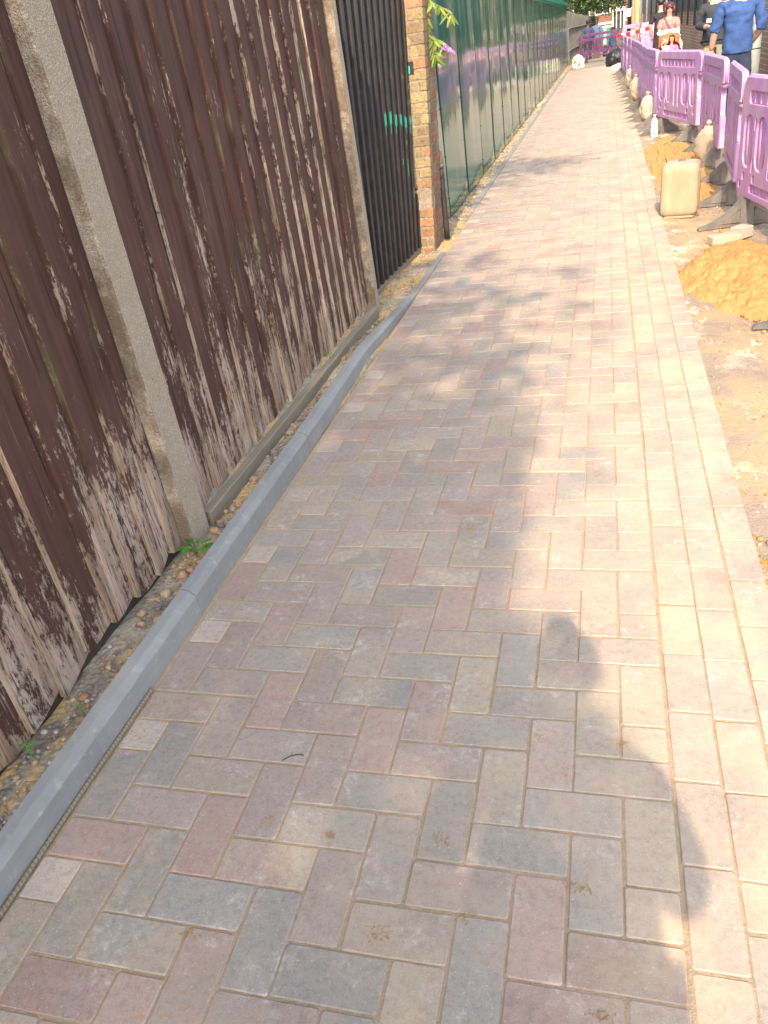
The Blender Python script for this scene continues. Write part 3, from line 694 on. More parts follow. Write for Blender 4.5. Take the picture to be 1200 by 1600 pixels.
def panel_meshes():
    outer = panel_outline(); holes = [rrect(.17, BL - .17, ZT - .165, ZT - .085, .02)]
    cen = [.20, .445, .955, 1.20]
    for c in cen: holes.append(rrect(c - .095, c + .095, ZB + .20, ZT - .235, .09, 7))
    for c in (.3225, 1.0775): holes.append(rrect(c - .014, c + .014, ZT - .33, ZT - .25, .013, 3)); holes.append(rrect(c - .014, c + .014, ZB + .18, ZB + .27, .013, 3))
    holes.append(rrect(.61, .66, ZB + .17, ZT - .25, .02)); holes.append(rrect(.74, .79, ZB + .17, ZT - .25, .02))
    for c in (.16, .36, BL - .36, BL - .16): holes.append(rrect(c - .022, c + .022, ZB + .115, ZB + .165, .008, 2))
    for c in (.09, BL - .11): holes.append(rrect(c - .02, c + .02, ZB + .05, ZB + .10, .008, 2))
    holes.append(rrect(.30, BL - .30, ZB + .045, ZB + .10, .012, 2))
    front = MB(); v, f = cut_slab([outer] + holes, .024, .006); front.add(v, f)
    thru = [rrect(.61, .66, ZB + .17, ZT - .25, .02), rrect(.74, .79, ZB + .17, ZT - .25, .02)]
    for c in cen: thru.append(rrect(c - .010, c + .010, ZB + .24, ZT - .30, .009, 2))
    for c in (.16, .36, BL - .36, BL - .16): thru.append(rrect(c - .022, c + .022, ZB + .115, ZB + .165, .008, 2))
    core = MB(); inner = [(x * .985 + .01, z) for x, z in outer if True]
    inn = [(.045, ZB + .03), (BL - .09, ZB + .03), (BL - .09, ZT - .10), (BL - .12, ZT - .03), (.13, ZT - .03), (.045, ZT - .10)]
    v, f = cut_slab([inn] + thru, .007, .002); core.add(v, f)
    for c in cen:
        for dx in (-.047, .047):
            core.tube([(c + dx, 0, ZB + .22), (c + dx, 0, ZT - .25)], .013, 8, flat=1.25)
    for i in range(9):
        x = .25 + i * (BL - .5) / 8
        for s_ in (-1, 1): core.box(x - .004, x + .004, s_ * .012 - .006, s_ * .012 + .006, ZT - .16, ZT - .09)
    for i in range(6):
        x = .36 + i * (BL - .72) / 5; core.box(x - .005, x + .005, -.018, .018, ZB + .047, ZB + .098)
    rail = MB()    # thick rounded top rail and the raised hinge post with its notch
    tp = [(BL - .016, 0, ZT - .20), (BL - .016, 0, ZT - .085)]
    for i in range(1, 7): a = i / 6 * PI / 2; tp.append((BL - .016 - .069 + .069 * math.cos(a), 0, ZT - .085 + .069 * math.sin(a)))
    for i in range(0, 7): a = PI / 2 + i / 6 * PI / 2; tp.append((.046 + .069 + .069 * math.cos(a), 0, ZT - .085 + .069 * math.sin(a)))
    tp.append((.046, 0, ZT - .2))
    rail.tube(tp, .031, 8, flat=.62, up=(0, 1, 0))
    rail.tube([(BL - .035, 0, ZT - .245), (BL - .03, 0, ZT - .215), (BL - .02, 0, ZT - .19)], [.026, .036, .034], 8)
    rail.tube([(.032, 0, ZB + .42), (.026, 0, ZB + .5), (.026, 0, ZB + .53)], [.018, .024, .018], 8)
    rail.box(BL - .10, BL - .045, -.030, .030, ZB + .005, ZB + .29, ch=.006)
    rail.tube([(.03, 0, ZT - .28), (-.0, 0, ZT - .27), (-.002, 0, ZT - .22)], [.016, .018, .01], 8)
    return front, core, rail
_pm = panel_meshes()
def foot_mesh():
    mb = MB(); half = []
    L_ = .345; H = .185
    prof = [(0.024, H), (.05, H - .008), (.09, H * .72), (.15, H * .47), (.22, H * .28), (.29, H * .15), (L_ - .012, .020), (L_, .010), (L_, .0)]
    loop = [(-a, b) for a, b in prof[::-1]] + prof                 # closed by the ground edge
    for (th, ins, sgn) in ((.034, 0, 1),):
        n = len(loop); vs = []
        for yy, w_ in ((-th, .0), (-th * .3, .0), (th * .3, .0), (th, .0)):
            for (a, b) in loop: vs.append((yy * (1 - .35 * abs(a) / L_) , a, b))
        fs = [[i for i in range(n)][::-1], [3 * n + i for i in range(n)]]
        for r in range(3):
            for i in range(n): fs.append([r * n + i, r * n + (i + 1) % n, (r + 1) * n + (i + 1) % n, (r + 1) * n + i])
        mb.add(vs, fs)
    for s_ in (-1, 1):                                            # raised triangular rib outline on both faces
        for q in (-1, 1):
            pts = [(s_ * .0345, q * .05, .03), (s_ * .0345, q * .05, .125), (s_ * .030, q * .10, .095), (s_ * .024, q * .17, .05), (s_ * .021, q * .22, .03), (s_ * .0345, q * .05, .03)]
            mb.tube(pts, .0045, 5)
    mb.box(-.03, .03, -.016, .016, H - .004, H + .028, ch=.003)
    mb.box(-.05, .05, -.02, .02, .0, .012, ch=.003)
    return mb
def make_barrier(mat):
    root = empty('plastic_barrier'); tag(root, cat='barrier')
    a, b, c = _pm
    for nm, mb in (('panel', a), ('slotted_core', b), ('top_rail', c)):
        mb.build(nm, mat, root)
    for x in (.22, BL - .22):
        o = foot_proto.copy() if foot_proto else None
        o.name = 'foot'; COL.objects.link(o); o.parent = root; o.location = (x, 0, .002); o.rotation_euler = (0, 0, R.uniform(-.15, .15))
    return root
foot_proto = foot_mesh().build('foot', M['rubber'], bevel=.003); COL.objects.unlink(foot_proto)
BARS = [ # x0,y0 (far / left end) -> heading end, label
    ((.965, 6.72), (1.22, 5.35), 'nearest pink purple barrier panel, cut by the right edge of the photo'),
    ((1.085, 8.42), (1.005, 7.04), 'narrow looking purple barrier seen edge-on, just behind the nearest one'),
    ((1.045, 10.32), (1.095, 8.86), 'purple barrier in front of the man in blue, sandbag leaning under it'),
    ((.69, 12.60), (1.085, 10.88), 'broad purple barrier turned to face the path in front of the pushchair'),
    ((.62, 14.20), (.69, 12.85), 'purple barrier just left of the broad one, above the biggest sandbag'),
    ((.60, 15.75), (.63, 14.3), 'purple barrier second to the left of the broad turned one'),
    ((.60, 17.2), (.63, 15.85), 'purple barrier third to the left of the broad turned one'),
    ((.585, 18.65), (.61, 17.3), 'purple barrier fourth to the left of the broad turned one'),
    ((.56, 20.25), (.59, 18.75), 'purple barrier fifth to the left of the broad turned one'),
    ((.53, 22.1), (.56, 20.5), 'purple barrier sixth to the left of the broad turned one'),
    ((.48, 24.2), (.52, 22.5), 'purple barrier last but one towards the black bin bag'),
    ((.44, 26.3), (.48, 24.6), 'farthest purple barrier of the long row, beside the black bin bag'),
    ((1.24, 5.25), (1.04, 3.95), None), ((.99, 3.62), (2.2, 2.95), None)]
foot_pos = []
b0 = make_barrier(M['purple'])
for i, (p, q, lab) in enumerate(BARS):
    if i and lab is None: continue
    b_ = b0 if i == 0 else copy_tree(b0)
    d = Vector((q[0] - p[0], q[1] - p[1])); b_.location = (p[0], p[1], -.02); b_.rotation_euler = (0, 0, math.atan2(d.y, d.x)); b_.scale = (d.length / BL, 1, 1)
    tag(b_, lab, 'barrier', 'purple barriers along the right of the path')
for p, q, lab in BARS:
    if lab is None:
        b_ = copy_tree(b0); d = Vector((q[0] - p[0], q[1] - p[1])); b_.location = (p[0], p[1], -.02); b_.rotation_euler = (0, 0, math.atan2(d.y, d.x)); b_.scale = (d.length / BL, 1, 1)
        tag(b_, 'purple barrier beyond the right edge that shades the sand mound' if p[0] < 1 else 'purple barrier just beyond the right edge, its pointed foot tip showing', 'barrier', 'purple barriers along the right of the path')
bd = make_barrier(M['purple_shaded']); bpy.data.objects.remove([q for q in bd.children if q.name.startswith('slotted')][0]); bd.location = (-1.02, 37.2, -.02); bd.rotation_euler = (0, 0, math.atan2(-2.3, 1.62)); bd.scale = (2.0, 1, 1)
bd.rotation_euler = (0, 0, -.35); bd.scale = (1.12, 1, 1)
tag(bd, 'purple barrier coloured dark for tree shade, standing across the far end of the path', 'barrier')
bt = copy_tree(b0); bpy.data.objects.remove([q for q in bt.children if q.name.startswith('slotted')][0]); bt.location = (.55, 32.5, .03); bt.rotation_euler = (0, 0, -.30); bt.scale = (.9, 1, 1.08)
tag(bt, 'lilac barrier across the footway with red and white tape along its top', 'barrier', 'purple barriers along the right of the path')
bt2 = copy_tree(b0); bt2.location = (.95, 26.5, .08); bt2.rotation_euler = (0, 0, -.2); bt2.scale = (.72, 1, 1.08)
tag(bt2, 'lilac barrier right beside the woman, under the end of the striped tape', 'barrier', 'purple barriers along the right of the path')
# red and white barrier tape
tp = empty('barrier_tape', (.3, 28, 1.0)); tag(tp, 'red and white striped tape stretched between the far barriers', 'tape')
ta, tb = Vector((.30, 26.4, .93)), Vector((1.40, 25.4, 1.06)); red = simple('red_tape', (.62, .03, .04), .5, 9, .1); N = 9
for i in range(N):
    a = ta.lerp(tb, i / N); b_ = ta.lerp(tb, (i + 1) / N - .002); mb = MB(); s_ = -.02 * math.sin(PI * i / N); s2 = -.02 * math.sin(PI * (i + 1) / N)
    vs = []
    for (p, s0) in ((a, s_), (b_, s2)):
        for dz in (-.045, .045):
            for dy in (-.001, .001): vs.append((p.x, p.y + dy, p.z + dz + s0))
    mb.add(vs, [[0, 1, 3, 2], [4, 6, 7, 5], [0, 4, 5, 1], [2, 3, 7, 6], [0, 2, 6, 4], [1, 5, 7, 3]])
    add_part(mb, 'red_stripe' if i % 2 == 0 else 'white_stripe', red if i % 2 == 0 else M['white'], tp)

# spare feet lying between path and barriers
FE = [(.80, 6.35, .10, 'spare grey barrier foot by the pink paving block'), (.555, 12.72, .1, 'spare grey barrier foot beside the water bottle'), (.55, 13.3, -.1, 'spare grey barrier foot second behind the water bottle'),
      (.56, 13.95, .05, 'spare grey barrier foot third behind the water bottle'), (.55, 14.7, -.05, 'spare grey barrier foot below the biggest sandbag'), (.55, 15.4, .1, 'spare grey barrier foot behind the biggest sandbag'),
      (.55, 16.6, 0, 'spare grey barrier foot by the pink rubble'), (.54, 17.8, .05, 'spare grey barrier foot by the second sandbag'), (.53, 19.1, -.05, 'spare grey barrier foot by the yellow scrap'), (.52, 20.6, .1, 'spare grey barrier foot by the red scrap'), (.50, 22.3, 0, 'farthest spare grey barrier foot before the black bin bag')]
fw = foot_proto.copy(); 
for i, (x, y, a, lab) in enumerate(FE):
    if i == 0: continue
    o = foot_proto.copy(); o.name = 'rubber_stand'; COL.objects.link(o); o.location = (x + .18, y, -.018); o.rotation_euler = (0, 0, PI / 2 + a); o.scale = (1, .95, 1.0)
    o.rotation_euler = (0, 0, PI / 2 + a); tag(o, lab, 'rubber stand', 'loose grey rubber stands')
bpy.data.objects.remove(fw)

# ------------------------------------------------------------------ sandbags and litter
def pillow(name, c, size, rz, lean, mat, label, cat, group=None, neck=True, col=(1, 1, 1)):
    root = empty(name, c, rz); tag(root, label, cat, group)
    mb = MB(); N = 22; rn = random.Random(hash(label) % 999)
    vs = []; 
    def P_(u, v, s_):
        a, b = u * 2 - 1, v * 2 - 1
        bul = max(0, 1 - a * a) ** .62 * max(0, 1 - b * b) ** .55
        wr_ = .22 * noise.noise(Vector((a * 2.4 + c[1], b * 2.4, 1.5))) + .16 * noise.noise(Vector((a * 6, b * 2.2 + c[1], .4)))
        x = a * size[0] * (1 - .42 * max(0, b) ** 2.0 - .12 * abs(b) ** 3) + .02 * noise.noise(Vector((a * 2, b * 3, c[1]))); z = b * size[2] * (1 - .18 * abs(a) ** 2.5) + .02 * noise.noise(Vector((a * 3, b * 2, c[1] + 5)))
        return Vector((x, s_ * size[1] * (bul * (1 + wr_)) - .0, z))
    rot_ = Matrix.Rotation(lean, 3, 'X')
    for s_ in (-1, 1):
        vs = [rot_ @ P_(i / N, j / N, s_) + Vector((0, 0, size[2] * math.cos(lean) * .93)) for j in range(N + 1) for i in range(N + 1)]
        fs = [[j * (N + 1) + i, j * (N + 1) + i + 1, (j + 1) * (N + 1) + i + 1, (j + 1) * (N + 1) + i][::s_] for j in range(N) for i in range(N)]
        mb.add(vs, fs, col, None, True)
    mb.build('bag', mat, root)
    if neck:
        nk = MB(); top = rot_ @ Vector((0, 0, size[2] * .96)) + Vector((0, 0, size[2] * math.cos(lean) * .93))
        dirv = rot_ @ Vector((0, 0, 1))
        nk.tube([top - dirv * .05, top + dirv * .0, top + dirv * .02, top + dirv * .05 + Vector((.02, 0, 0))], [size[0] * .42, .022, .022, .04], 10, flat=.6)
        nk.build('tied_neck', mat, root)
    return root
pillow('sandbag', (1.03, 9.35, -.02), (.15, .085, .20), -.45, .22, M['bagcloth'], 'creased pale sandbag slumped under the barrier next to the man in blue', 'sandbag', 'pale sandbags on the barrier feet', neck=True)
pillow('sandbag', (.60, 13.15, .04), (.15, .09, .19), -.75, .12, M['bagcloth'], 'biggest plump sandbag, hanging on a foot behind the water bottle', 'sandbag', 'pale sandbags on the barrier feet', neck=True)
pillow('sandbag', (.56, 16.9, .05), (.15, .09, .20), -.75, .15, M['bagcloth'], 'second plump sandbag along the row, beside the yellow scrap', 'sandbag', 'pale sandbags on the barrier feet')
pillow('sandbag', (.54, 19.9, .05), (.15, .09, .20), -.75, .15, M['bagcloth'], 'third sandbag along the row, beside the red scrap', 'sandbag', 'pale sandbags on the barrier feet')
pillow('sandbag', (.44, 28.4, -.02), (.34, .16, .13), .25, 1.2, M['bagcloth'], 'farthest pale sandbag lying flat beside the blue scrap', 'sandbag', 'pale sandbags on the barrier feet', neck=False)
blk = simple('black_bin_liner', (.015, .017, .022), .35, 14, .4, .9, dist=.03)
pillow('bin_bag', (.36, 31.0, -.02), (.36, .26, .28), .2, .3, blk, 'heaped black bin bags at the far end of the path', 'bin bag', neck=True)
wb = vcol('printed_white_plastic_bag', .45, 20, .2, .6, .02)
b_ = pillow('carrier_bag', (-.93, 32.6, -.01), (.22, .15, .24), .1, -.2, wb, 'white and yellow carrier bag left by the hoarding at the far end', 'bag', neck=False, col=(.75, .75, .70))
mb = MB(); mb.tube([(-.12, -.13, .22), (-.10, -.165, .3), (-.05, -.13, .38)], [.03, .035, .02], 8, (.6, .5, .12)); mb.tube([(.02, -.15, .12), (.03, -.175, .25), (.05, -.13, .36)], [.03, .03, .02], 8, (.5, .45, .2)); mb.build('yellow_print', M['vc'], b_)
def scrap(name, pts, h, col, label, cat):
    mb = MB(); n = len(pts); rn = random.Random(len(label))
    vs = [(x, y, -.02) for x, y in pts] + [(x * 1.0, y, h + rn.uniform(-.006, .006)) for x, y in pts]
    mb.add(vs, [[i, (i + 1) % n, n + (i + 1) % n, n + i] for i in range(n)] + [list(range(n, 2 * n))], col)
    o = mb.build(name, M['vc'], bevel=.004); tag(o, label, cat); return o
scrap('blue_scrap', [(.16, 29.2), (.36, 29.3), (.40, 29.9), (.18, 29.8)], .06, (.02, .12, .62), 'small bright blue scrap at the end of the row of sandbags', 'scrap')
scrap('red_scrap', [(.47, 21.6), (.60, 21.5), (.63, 22.5), (.5, 22.7)], .04, (.62, .10, .06), 'flat red scrap between path edge and barriers', 'scrap')
scrap('yellow_scrap', [(.50, 18.6), (.70, 18.5), (.72, 19.3), (.52, 19.4)], .03, (.62, .50, .05), 'flat yellow scrap between path edge and barriers', 'scrap')
scrap('pink_rubble', [(.49, 16.1), (.66, 16.0), (.68, 16.9), (.51, 17.0)], .03, (.56, .30, .24), 'lower flat pink piece of paving rubble beside the path edge', 'rubble')
scrap('pink_rubble', [(.48, 23.6), (.64, 23.5), (.66, 24.5), (.5, 24.7)], .03, (.56, .34, .26), 'upper flat pink piece of paving rubble near the red scrap', 'rubble')
mb = MB(); N = 16
mb.grid(40, 8, lambda u, v: (-.22 + .68 * u, 17.1 + .9 * u + (v - .5) * (.42 * math.sin(PI * min(1, u + .02)) ** .7) + .06 * noise.noise(Vector((u * 9, v * 3, 0))), -.001 + .010 * math.sin(PI * v) * (1 + noise.noise(Vector((u * 14, v * 5, 3))))))
o = mb.build('sand_smear', M['joint']); tag(o, 'long thin smear of sand across the far paving', 'sand')
pb = MB(); mt = Matrix.Translation((-1.34, 19.6, .0)) @ Matrix.Rotation(-.06, 4, 'Z'); pb.box(-.05, .05, -.55, .55, 0, .035, (.62, .48, .30), mt, .003); o = pb.build('wooden_batten', M['vc']); tag(o, 'short pale wooden batten by the hoarding foot', 'batten')

# ------------------------------------------------------------------ sand heaps
def heap(name, cx, cy, rx, ry, h, label, seed, grp='orange building sand'):
    mb = MB(); N = 150
    def fn(u, v):
        a, b = u * 2 - 1, v * 2 - 1; ang = math.atan2(b, a); r = math.hypot(a, b)
        rr_ = 1 + .22 * noise.noise(Vector((math.cos(ang) * 1.3 + seed, math.sin(ang) * 1.3, seed))) + .10 * noise.noise(Vector((math.cos(ang) * 4 + seed, math.sin(ang) * 4, seed)))
        t = max(0, 1 - (r / (rr_ * .92)) ** 1.5)
        z = h * (t ** .85) * (1 + .40 * noise.noise(Vector((a * 2.9, b * 2.9, seed)))) + (.017 * noise.noise(Vector((a * 9, b * 9, seed))) + .014 * noise.noise(Vector((a * 24, b * 24, seed))) + .006 * noise.noise(Vector((a * 60, b * 60, seed)))) * min(1, t * 3)
        x = cx + a * rx; x = max(x, .447) if x < .6 else x
        return (x, cy + b * ry, -.040 + z + (.0 if t > 0 else -.02))
    mb.grid(N, N, fn); o = mb.build(name, M['sand']); tag(o, label, 'sand heap', grp); return o
heap('sand_heap', .86, 5.18, .48, .86, .155, 'mound of orange building sand beside the path, in front of the loose blocks', 1.3)
heap('sand_heap', .74, 9.6, .40, 2.6, .085, 'long low spread of orange sand behind the cream container', 4.1)
heap('sand_heap', .72, 1.75, .36, .85, .055, 'shallow orange sand spill at the right edge of the photo', 7.7)

def f_clod():
    cx, cy, rx, ry = R.choice([(.86, 5.15, .5, .9), (.74, 9.3, .42, 2.6), (.75, 1.8, .36, .9), (.86, 5.15, .5, .9)])
    a = R.uniform(0, 6.28); q = R.gauss(.92, .16); x = max(.452, cx + rx * q * math.cos(a)); r = R.choice([.003, .004, .005, .007, .012])
    return x, cy + ry * q * math.sin(a), verge_z(x, 1) + r * .4, r, R.choice([(.48, .28, .10), (.40, .23, .08), (.5, .32, .13)])
pebbles('sand_crumbs', 1500, f_clod, 'crumbs of orange sand scattered round the sand heaps')

# ------------------------------------------------------------------ jerrycan
can = empty('jerrycan', (.582, 7.02, -.022), -.20); tag(can, 'large cream plastic jerrycan standing upside down on the sand', 'jerrycan')
def rbox(mb, w_, d_, z0, z1, r, col=(1, 1, 1), n=6, rv=.03, seam=0.0):
    lv = [(z0, rv * 1.0), (z0 + rv * .3, rv * .3), (z0 + rv, 0)] + [(z0 + rv + (z1 - z0 - 2 * rv) * i / 8, 0) for i in range(1, 8)] + [(z1 - rv, 0), (z1 - rv * .3, rv * .3), (z1, rv)]
    rings = []
    for (z, ins) in lv:
        bow = 1 + .006 * math.sin((z - z0) / (z1 - z0) * PI); o = rrect(-w_ / 2 * bow + ins, w_ / 2 * bow - ins, -d_ / 2 * bow + ins, d_ / 2 * bow - ins, max(.004, r - ins * .5), n)
        rings.append([(a, b, z) for a, b in o])
    m = len(rings[0]); vs = [q for rg in rings for q in rg]; fs = []
    for i in range(len(rings) - 1):
        for k in range(m): fs.append([i * m + k, i * m + (k + 1) % m, (i + 1) * m + (k + 1) % m, (i + 1) * m + k])
    fs.append(list(range(m - 1, -1, -1))); fs.append([(len(rings) - 1) * m + k for k in range(m)])
    mb.add(vs, fs, col, None, True)
mb = MB(); rbox(mb, .285, .215, .012, .415, .045, rv=.04); mb.build('body', M['cream'], can)
for s_ in (-1, 1):
    for xo in (-.104, -.094):
        mb = MB(); mb.tube([(xo, s_ * .1085, .05 + .31 * i / 10) for i in range(11)], .0024, 6); mb.build('moulded_seam', M['cream'], can)
    mb = MB(); mb.tube([(s_ * .1435, -.03, .06 + .3 * i / 8) for i in range(9)], .003, 6); mb.build('moulded_seam', M['cream'], can)
mb = MB(); rbox(mb, .25, .18, -.0, .02, .04, rv=.006); mb.build('base_rim', M['cream'], can)
mb = MB(); mb.tube([(.0, .02, .41), (.0, .02, .425)], [.03, .026], 16); mb.build('neck_plug', M['rubber'], can)
mb = MB(); mb.tube([(-.125, .085, .40), (-.135, .09, .43), (-.13, .095, .445)], [.008, .007, .003], 8); mb.build('handle_stub', M['rubber'], can)

# ------------------------------------------------------------------ water bottle
bo = empty('water_bottle', (.628, 11.95, -.02)); tag(bo, 'clear plastic water bottle with a white and blue label', 'bottle')
cl = NT('clear_bottle_plastic'); m_cl = cl.out((.85, .90, .95), .12, None, .5, Transmission_Weight=.55)
mb = MB(); prof = [(.0, .0), (.030, .0), (.036, .01), (.036, .05), (.034, .06), (.036, .07), (.036, .11), (.034, .115), (.036, .13), (.036, .185), (.030, .215), (.018, .24), (.012, .25), (.012, .262)]
prof = [(a * 1.25, b) for a, b in prof]
n = 20; vs = [(a * math.cos(2 * PI * k / n), a * math.sin(2 * PI * k / n), z) for a, z in prof for k in range(n)]
mb.add(vs, [[i * n + k, i * n + (k + 1) % n, (i + 1) * n + (k + 1) % n, (i + 1) * n + k] for i in range(len(prof) - 1) for k in range(n)], (1, 1, 1), None, True); mb.build('body', m_cl, bo)
mb = MB(); mb.tube([(0, 0, .012), (0, 0, .115)], .0462, 20, (.82, .84, .86), caps=False); lb = mb.build('label_wrap', M['vc'], bo)
mb = MB(); fl = []
for i in range(12): a = -PI / 2 - .15 + .0; fl.append((math.cos(2 * PI * i / 12) * .017, math.sin(2 * PI * i / 12) * .017))
vs = [(.0466 * math.sin(x / .0466), -.0466 * math.cos(x / .0466) - .0004, .055 + z) for x, z in fl]; mb.add(vs + [(0, -.0474, .055)], [[12, i, (i + 1) % 12] for i in range(12)], (.05, .35, .75)); mb.build('printed_blue_flower', M['vc'], bo)
mb = MB(); mb.tube([(0, 0, .262), (0, 0, .282)], .0175, 14, (.85, .87, .9)); mb.build('cap', M['vc'], bo)

# loose blocks by the barrier foot
mb = MB(); mt = Matrix.Translation((.80, 5.99, -.02)) @ Matrix.Rotation(.30, 4, 'Z'); mb.box(-.1, .1, -.05, .05, 0, .06, (.46, .34, .30), mt, .004, (.42, .33, .30)); tag(mb.build('loose_paving_block', M['paver']), 'loose pinkish paving block lying on the sand mound', 'paving block')
mb = MB(); mt = Matrix.Translation((.93, 6.13, -.02)) @ Matrix.Rotation(.75, 4, 'Z'); mb.box(-.06, .06, -.05, .05, 0, .075, (.42, .42, .42), mt, .004, (.44, .42, .4)); tag(mb.build('loose_paving_block', M['paver']), 'loose grey half block beside the pinkish one', 'paving block')

# ------------------------------------------------------------------ right-hand wall, railings, lamp post
wl = empty('brick_wall', (2.45, 5, 0)); tag(wl, 'long brown brick boundary wall on the right of the footway', 'wall')
mb = MB(); mb.box(2.42, 2.68, 3, 64, -.05, 1.46); add_part(mb, 'brickwork', M['brickwall'], wl)
mb = MB(); mb.box(2.40, 2.70, 3, 64, 1.461, 1.52, ch=.01); add_part(mb, 'coping', simple('wall_coping', (.2, .19, .18), .9, 20, .3, .5), wl)
mb = MB()
for y in (23.2,): mb.box(2.36, 2.44, y, y + .35, -.05, 1.455)
add_part(mb, 'pier', M['brickwall'], wl)
rl = empty('black_railing', (2.40, 24, 1.0)); tag(rl, 'black sheeted railing with downward posts on the far part of the wall', 'railing')
mb = MB(); mb.box(2.36, 2.395, 23.8, 64, 1.28, 3.3); add_part(mb, 'sheeting', M['iron'], rl)
for y in (24.3, 26.2, 28.4, 30.6, 33.0, 35.6, 38.5, 42, 46, 51, 57):
    mb = MB(); mb.box(2.30, 2.358, y, y + .14, .90, 1.9); add_part(mb, 'post', M['iron'], rl)
lp = empty('lamp_post', (2.22, 14.9, 0)); tag(lp, 'tapered grey lamp post against the brick wall behind the man in blue', 'lamp post')
mb = MB(); mb.tube([(2.22, 14.9, -.04), (2.22, 14.9, .5), (2.22, 14.9, .93)], [.088, .086, .084], 18); add_part(mb, 'base', M['lamp'], lp)
mb = MB(); mb.tube([(2.22, 14.9, .93), (2.22, 14.9, .96), (2.22, 14.9, 3.0), (2.22, 14.9, 5.2)], [.07, .06, .055, .045], 16); add_part(mb, 'column', M['lamp'], lp)
mb = MB(); mb.tube([(2.22, 14.9, .70), (2.22, 14.9, .712)], .0895, 18); add_part(mb, 'strap', M['iron'], lp)
mb = MB(); mb.tube([(2.22, 14.9, 5.2), (2.1, 14.9, 5.6), (1.6, 14.9, 5.75)], .03, 8); mb.box(1.2, 1.62, 14.8, 15.0, 5.68, 5.8, ch=.02); add_part(mb, 'lantern', M['lamp'], lp)
def pole(x, y, r, h, mat, name, label, cat, extra=None):
    mb = MB(); mb.tube([(x, y, -.05), (x, y, h)], r, 12); o = mb.build(name, mat)
    tag(o, label, cat); return o
pole(1.10, 31.0, .033, 4.2, M['galv'], 'thin_post', 'thin pale grey post nearest to the buff gatepost', 'post')
pole(1.31, 31.6, .033, 4.2, M['galv'], 'thin_post', 'thin pale grey post between the first post and the woman', 'post')
pole(1.86, 30.6, .038, 4.2, M['galv'], 'thin_post', 'thin pale grey post rising behind the head of the woman', 'post')
gp = empty('gatepost', (1.03, 33.5, 0)); tag(gp, 'tall square buff gatepost beside the black pole', 'gatepost')
mb = MB(); mb.box(.905, 1.145, 33.3, 33.6, -.05, 2.6, (.46, .36, .20), ch=.01); add_part(mb, 'shaft', vcol('buff_stone', .9, 20, .25, .5), gp)
mb = MB(); mb.box(.88, 1.17, 33.27, 33.63, 2.61, 2.72, (.42, .34, .22), ch=.015); add_part(mb, 'cap', vcol('buff_stone_cap', .9, 20, .25, .5), gp)
bp = empty('sign_pole', (.83, 34.5, 0)); tag(bp, 'black pole carrying a small white sign at the far end', 'sign')
mb = MB(); mb.tube([(.83, 34.5, -.05), (.83, 34.5, 3.2)], .065, 12); add_part(mb, 'pole', M['iron'], bp)
mb = MB(); mb.box(.68, .90, 34.40, 34.425, 1.33, 1.58, ch=.004); add_part(mb, 'sign_plate', M['white'], bp)

# ------------------------------------------------------------------ far background
def house(x0, x1, y, h, mat, label, wins, roofh=2.0):
    hs = empty('brick_house', ((x0 + x1) / 2, y, 0)); tag(hs, label, 'house', 'houses beyond the far junction')
    mb = MB(); mb.box(x0, x1, y, y + 8, -1, h); add_part(mb, 'wall', mat, hs)
    mb = MB(); mb.add([(x0 - .2, y - .3, h), (x1 + .2, y - .3, h), (x1 + .2, y + 4, h + roofh), (x0 - .2, y + 4, h + roofh), (x0 - .2, y + 8.3, h), (x1 + .2, y + 8.3, h)], [[0, 1, 2, 3], [3, 2, 5, 4], [0, 3, 4], [1, 5, 2], [0, 4, 5, 1]]); add_part(mb, 'roof', simple('slate_roof', (.12, .11, .12), .8, 6, .3), hs)
    for (a, b, z0, z1) in wins:
        mb = MB(); mb.box(a - .08, b + .08, y - .06, y - .002, z0 - .08, z1 + .08, ch=.01); fr = add_part(mb, 'window_frame', M['white'], hs)
        mb = MB(); mb.box(a, (a + b) / 2 - .03, y - .075, y - .062, z0, z1); mb.box((a + b) / 2 + .03, b, y - .075, y - .062, z0, z1)
        g_ = mb.build('pane', simple('window_glass', (.05, .06, .07), .08, 3, .1)); g_.parent = hs; g_.matrix_parent_inverse = Matrix.Translation(hs.location).inverted()
    return hs
house(-3.4, 1.0, 72, 6.0, M['brickred'], 'orange brick house front seen under the tree', [(-2.3, -1.2, 1.6, 2.9), (-.7, .3, 1.7, 3.0), (-.6, .3, 4.2, 5.3)])
house(1.25, 4.6, 66, 6.5, M['brickred'], 'orange brick house with a white window behind the black pole', [(1.55, 2.25, 1.75, 2.95), (2.9, 3.8, 1.7, 3.0), (1.6, 2.4, 4.3, 5.4)])
gd = empty('green_garage', (-.2, 60, 0)); tag(gd, 'low white walled garage with green doors beyond the junction', 'garage')
mb = MB(); mb.box(-1.3, 1.2, 60, 63, -1, 1.02, ch=.01); add_part(mb, 'wall', simple('pale_render', (.60, .56, .48), .9, 4, .15), gd)
for a in (-.85, .05):
    mb = MB(); mb.box(a, a + .75, 59.95, 59.99, -1, .84, ch=.01); add_part(mb, 'door', simple('green_door_paint', (.03, .30, .15), .6, 5, .15), gd)
mb = MB(); mb.box(-1.4, 1.3, 59.9, 63.1, 1.03, 1.14, ch=.01); add_part(mb, 'roof_edge', M['white'], gd)
ww = MB(); ww.box(.55, 2.3, 52, 52.25, -1, .82, (.62, .56, .46), ch=.02); tag(ww.build('low_wall', vcol('pale_wall', .9, 6, .15)), 'low cream garden wall at the far right of the junction', 'wall')
wg = empty('white_porch', (.62, 58, 0)); tag(wg, 'white framed porch with dark openings between the garage and the house', 'porch')
mb = MB()
for x in (.42, .62, .86, 1.05): mb.box(x, x + .06, 57.9, 58.0, -1, 1.62)
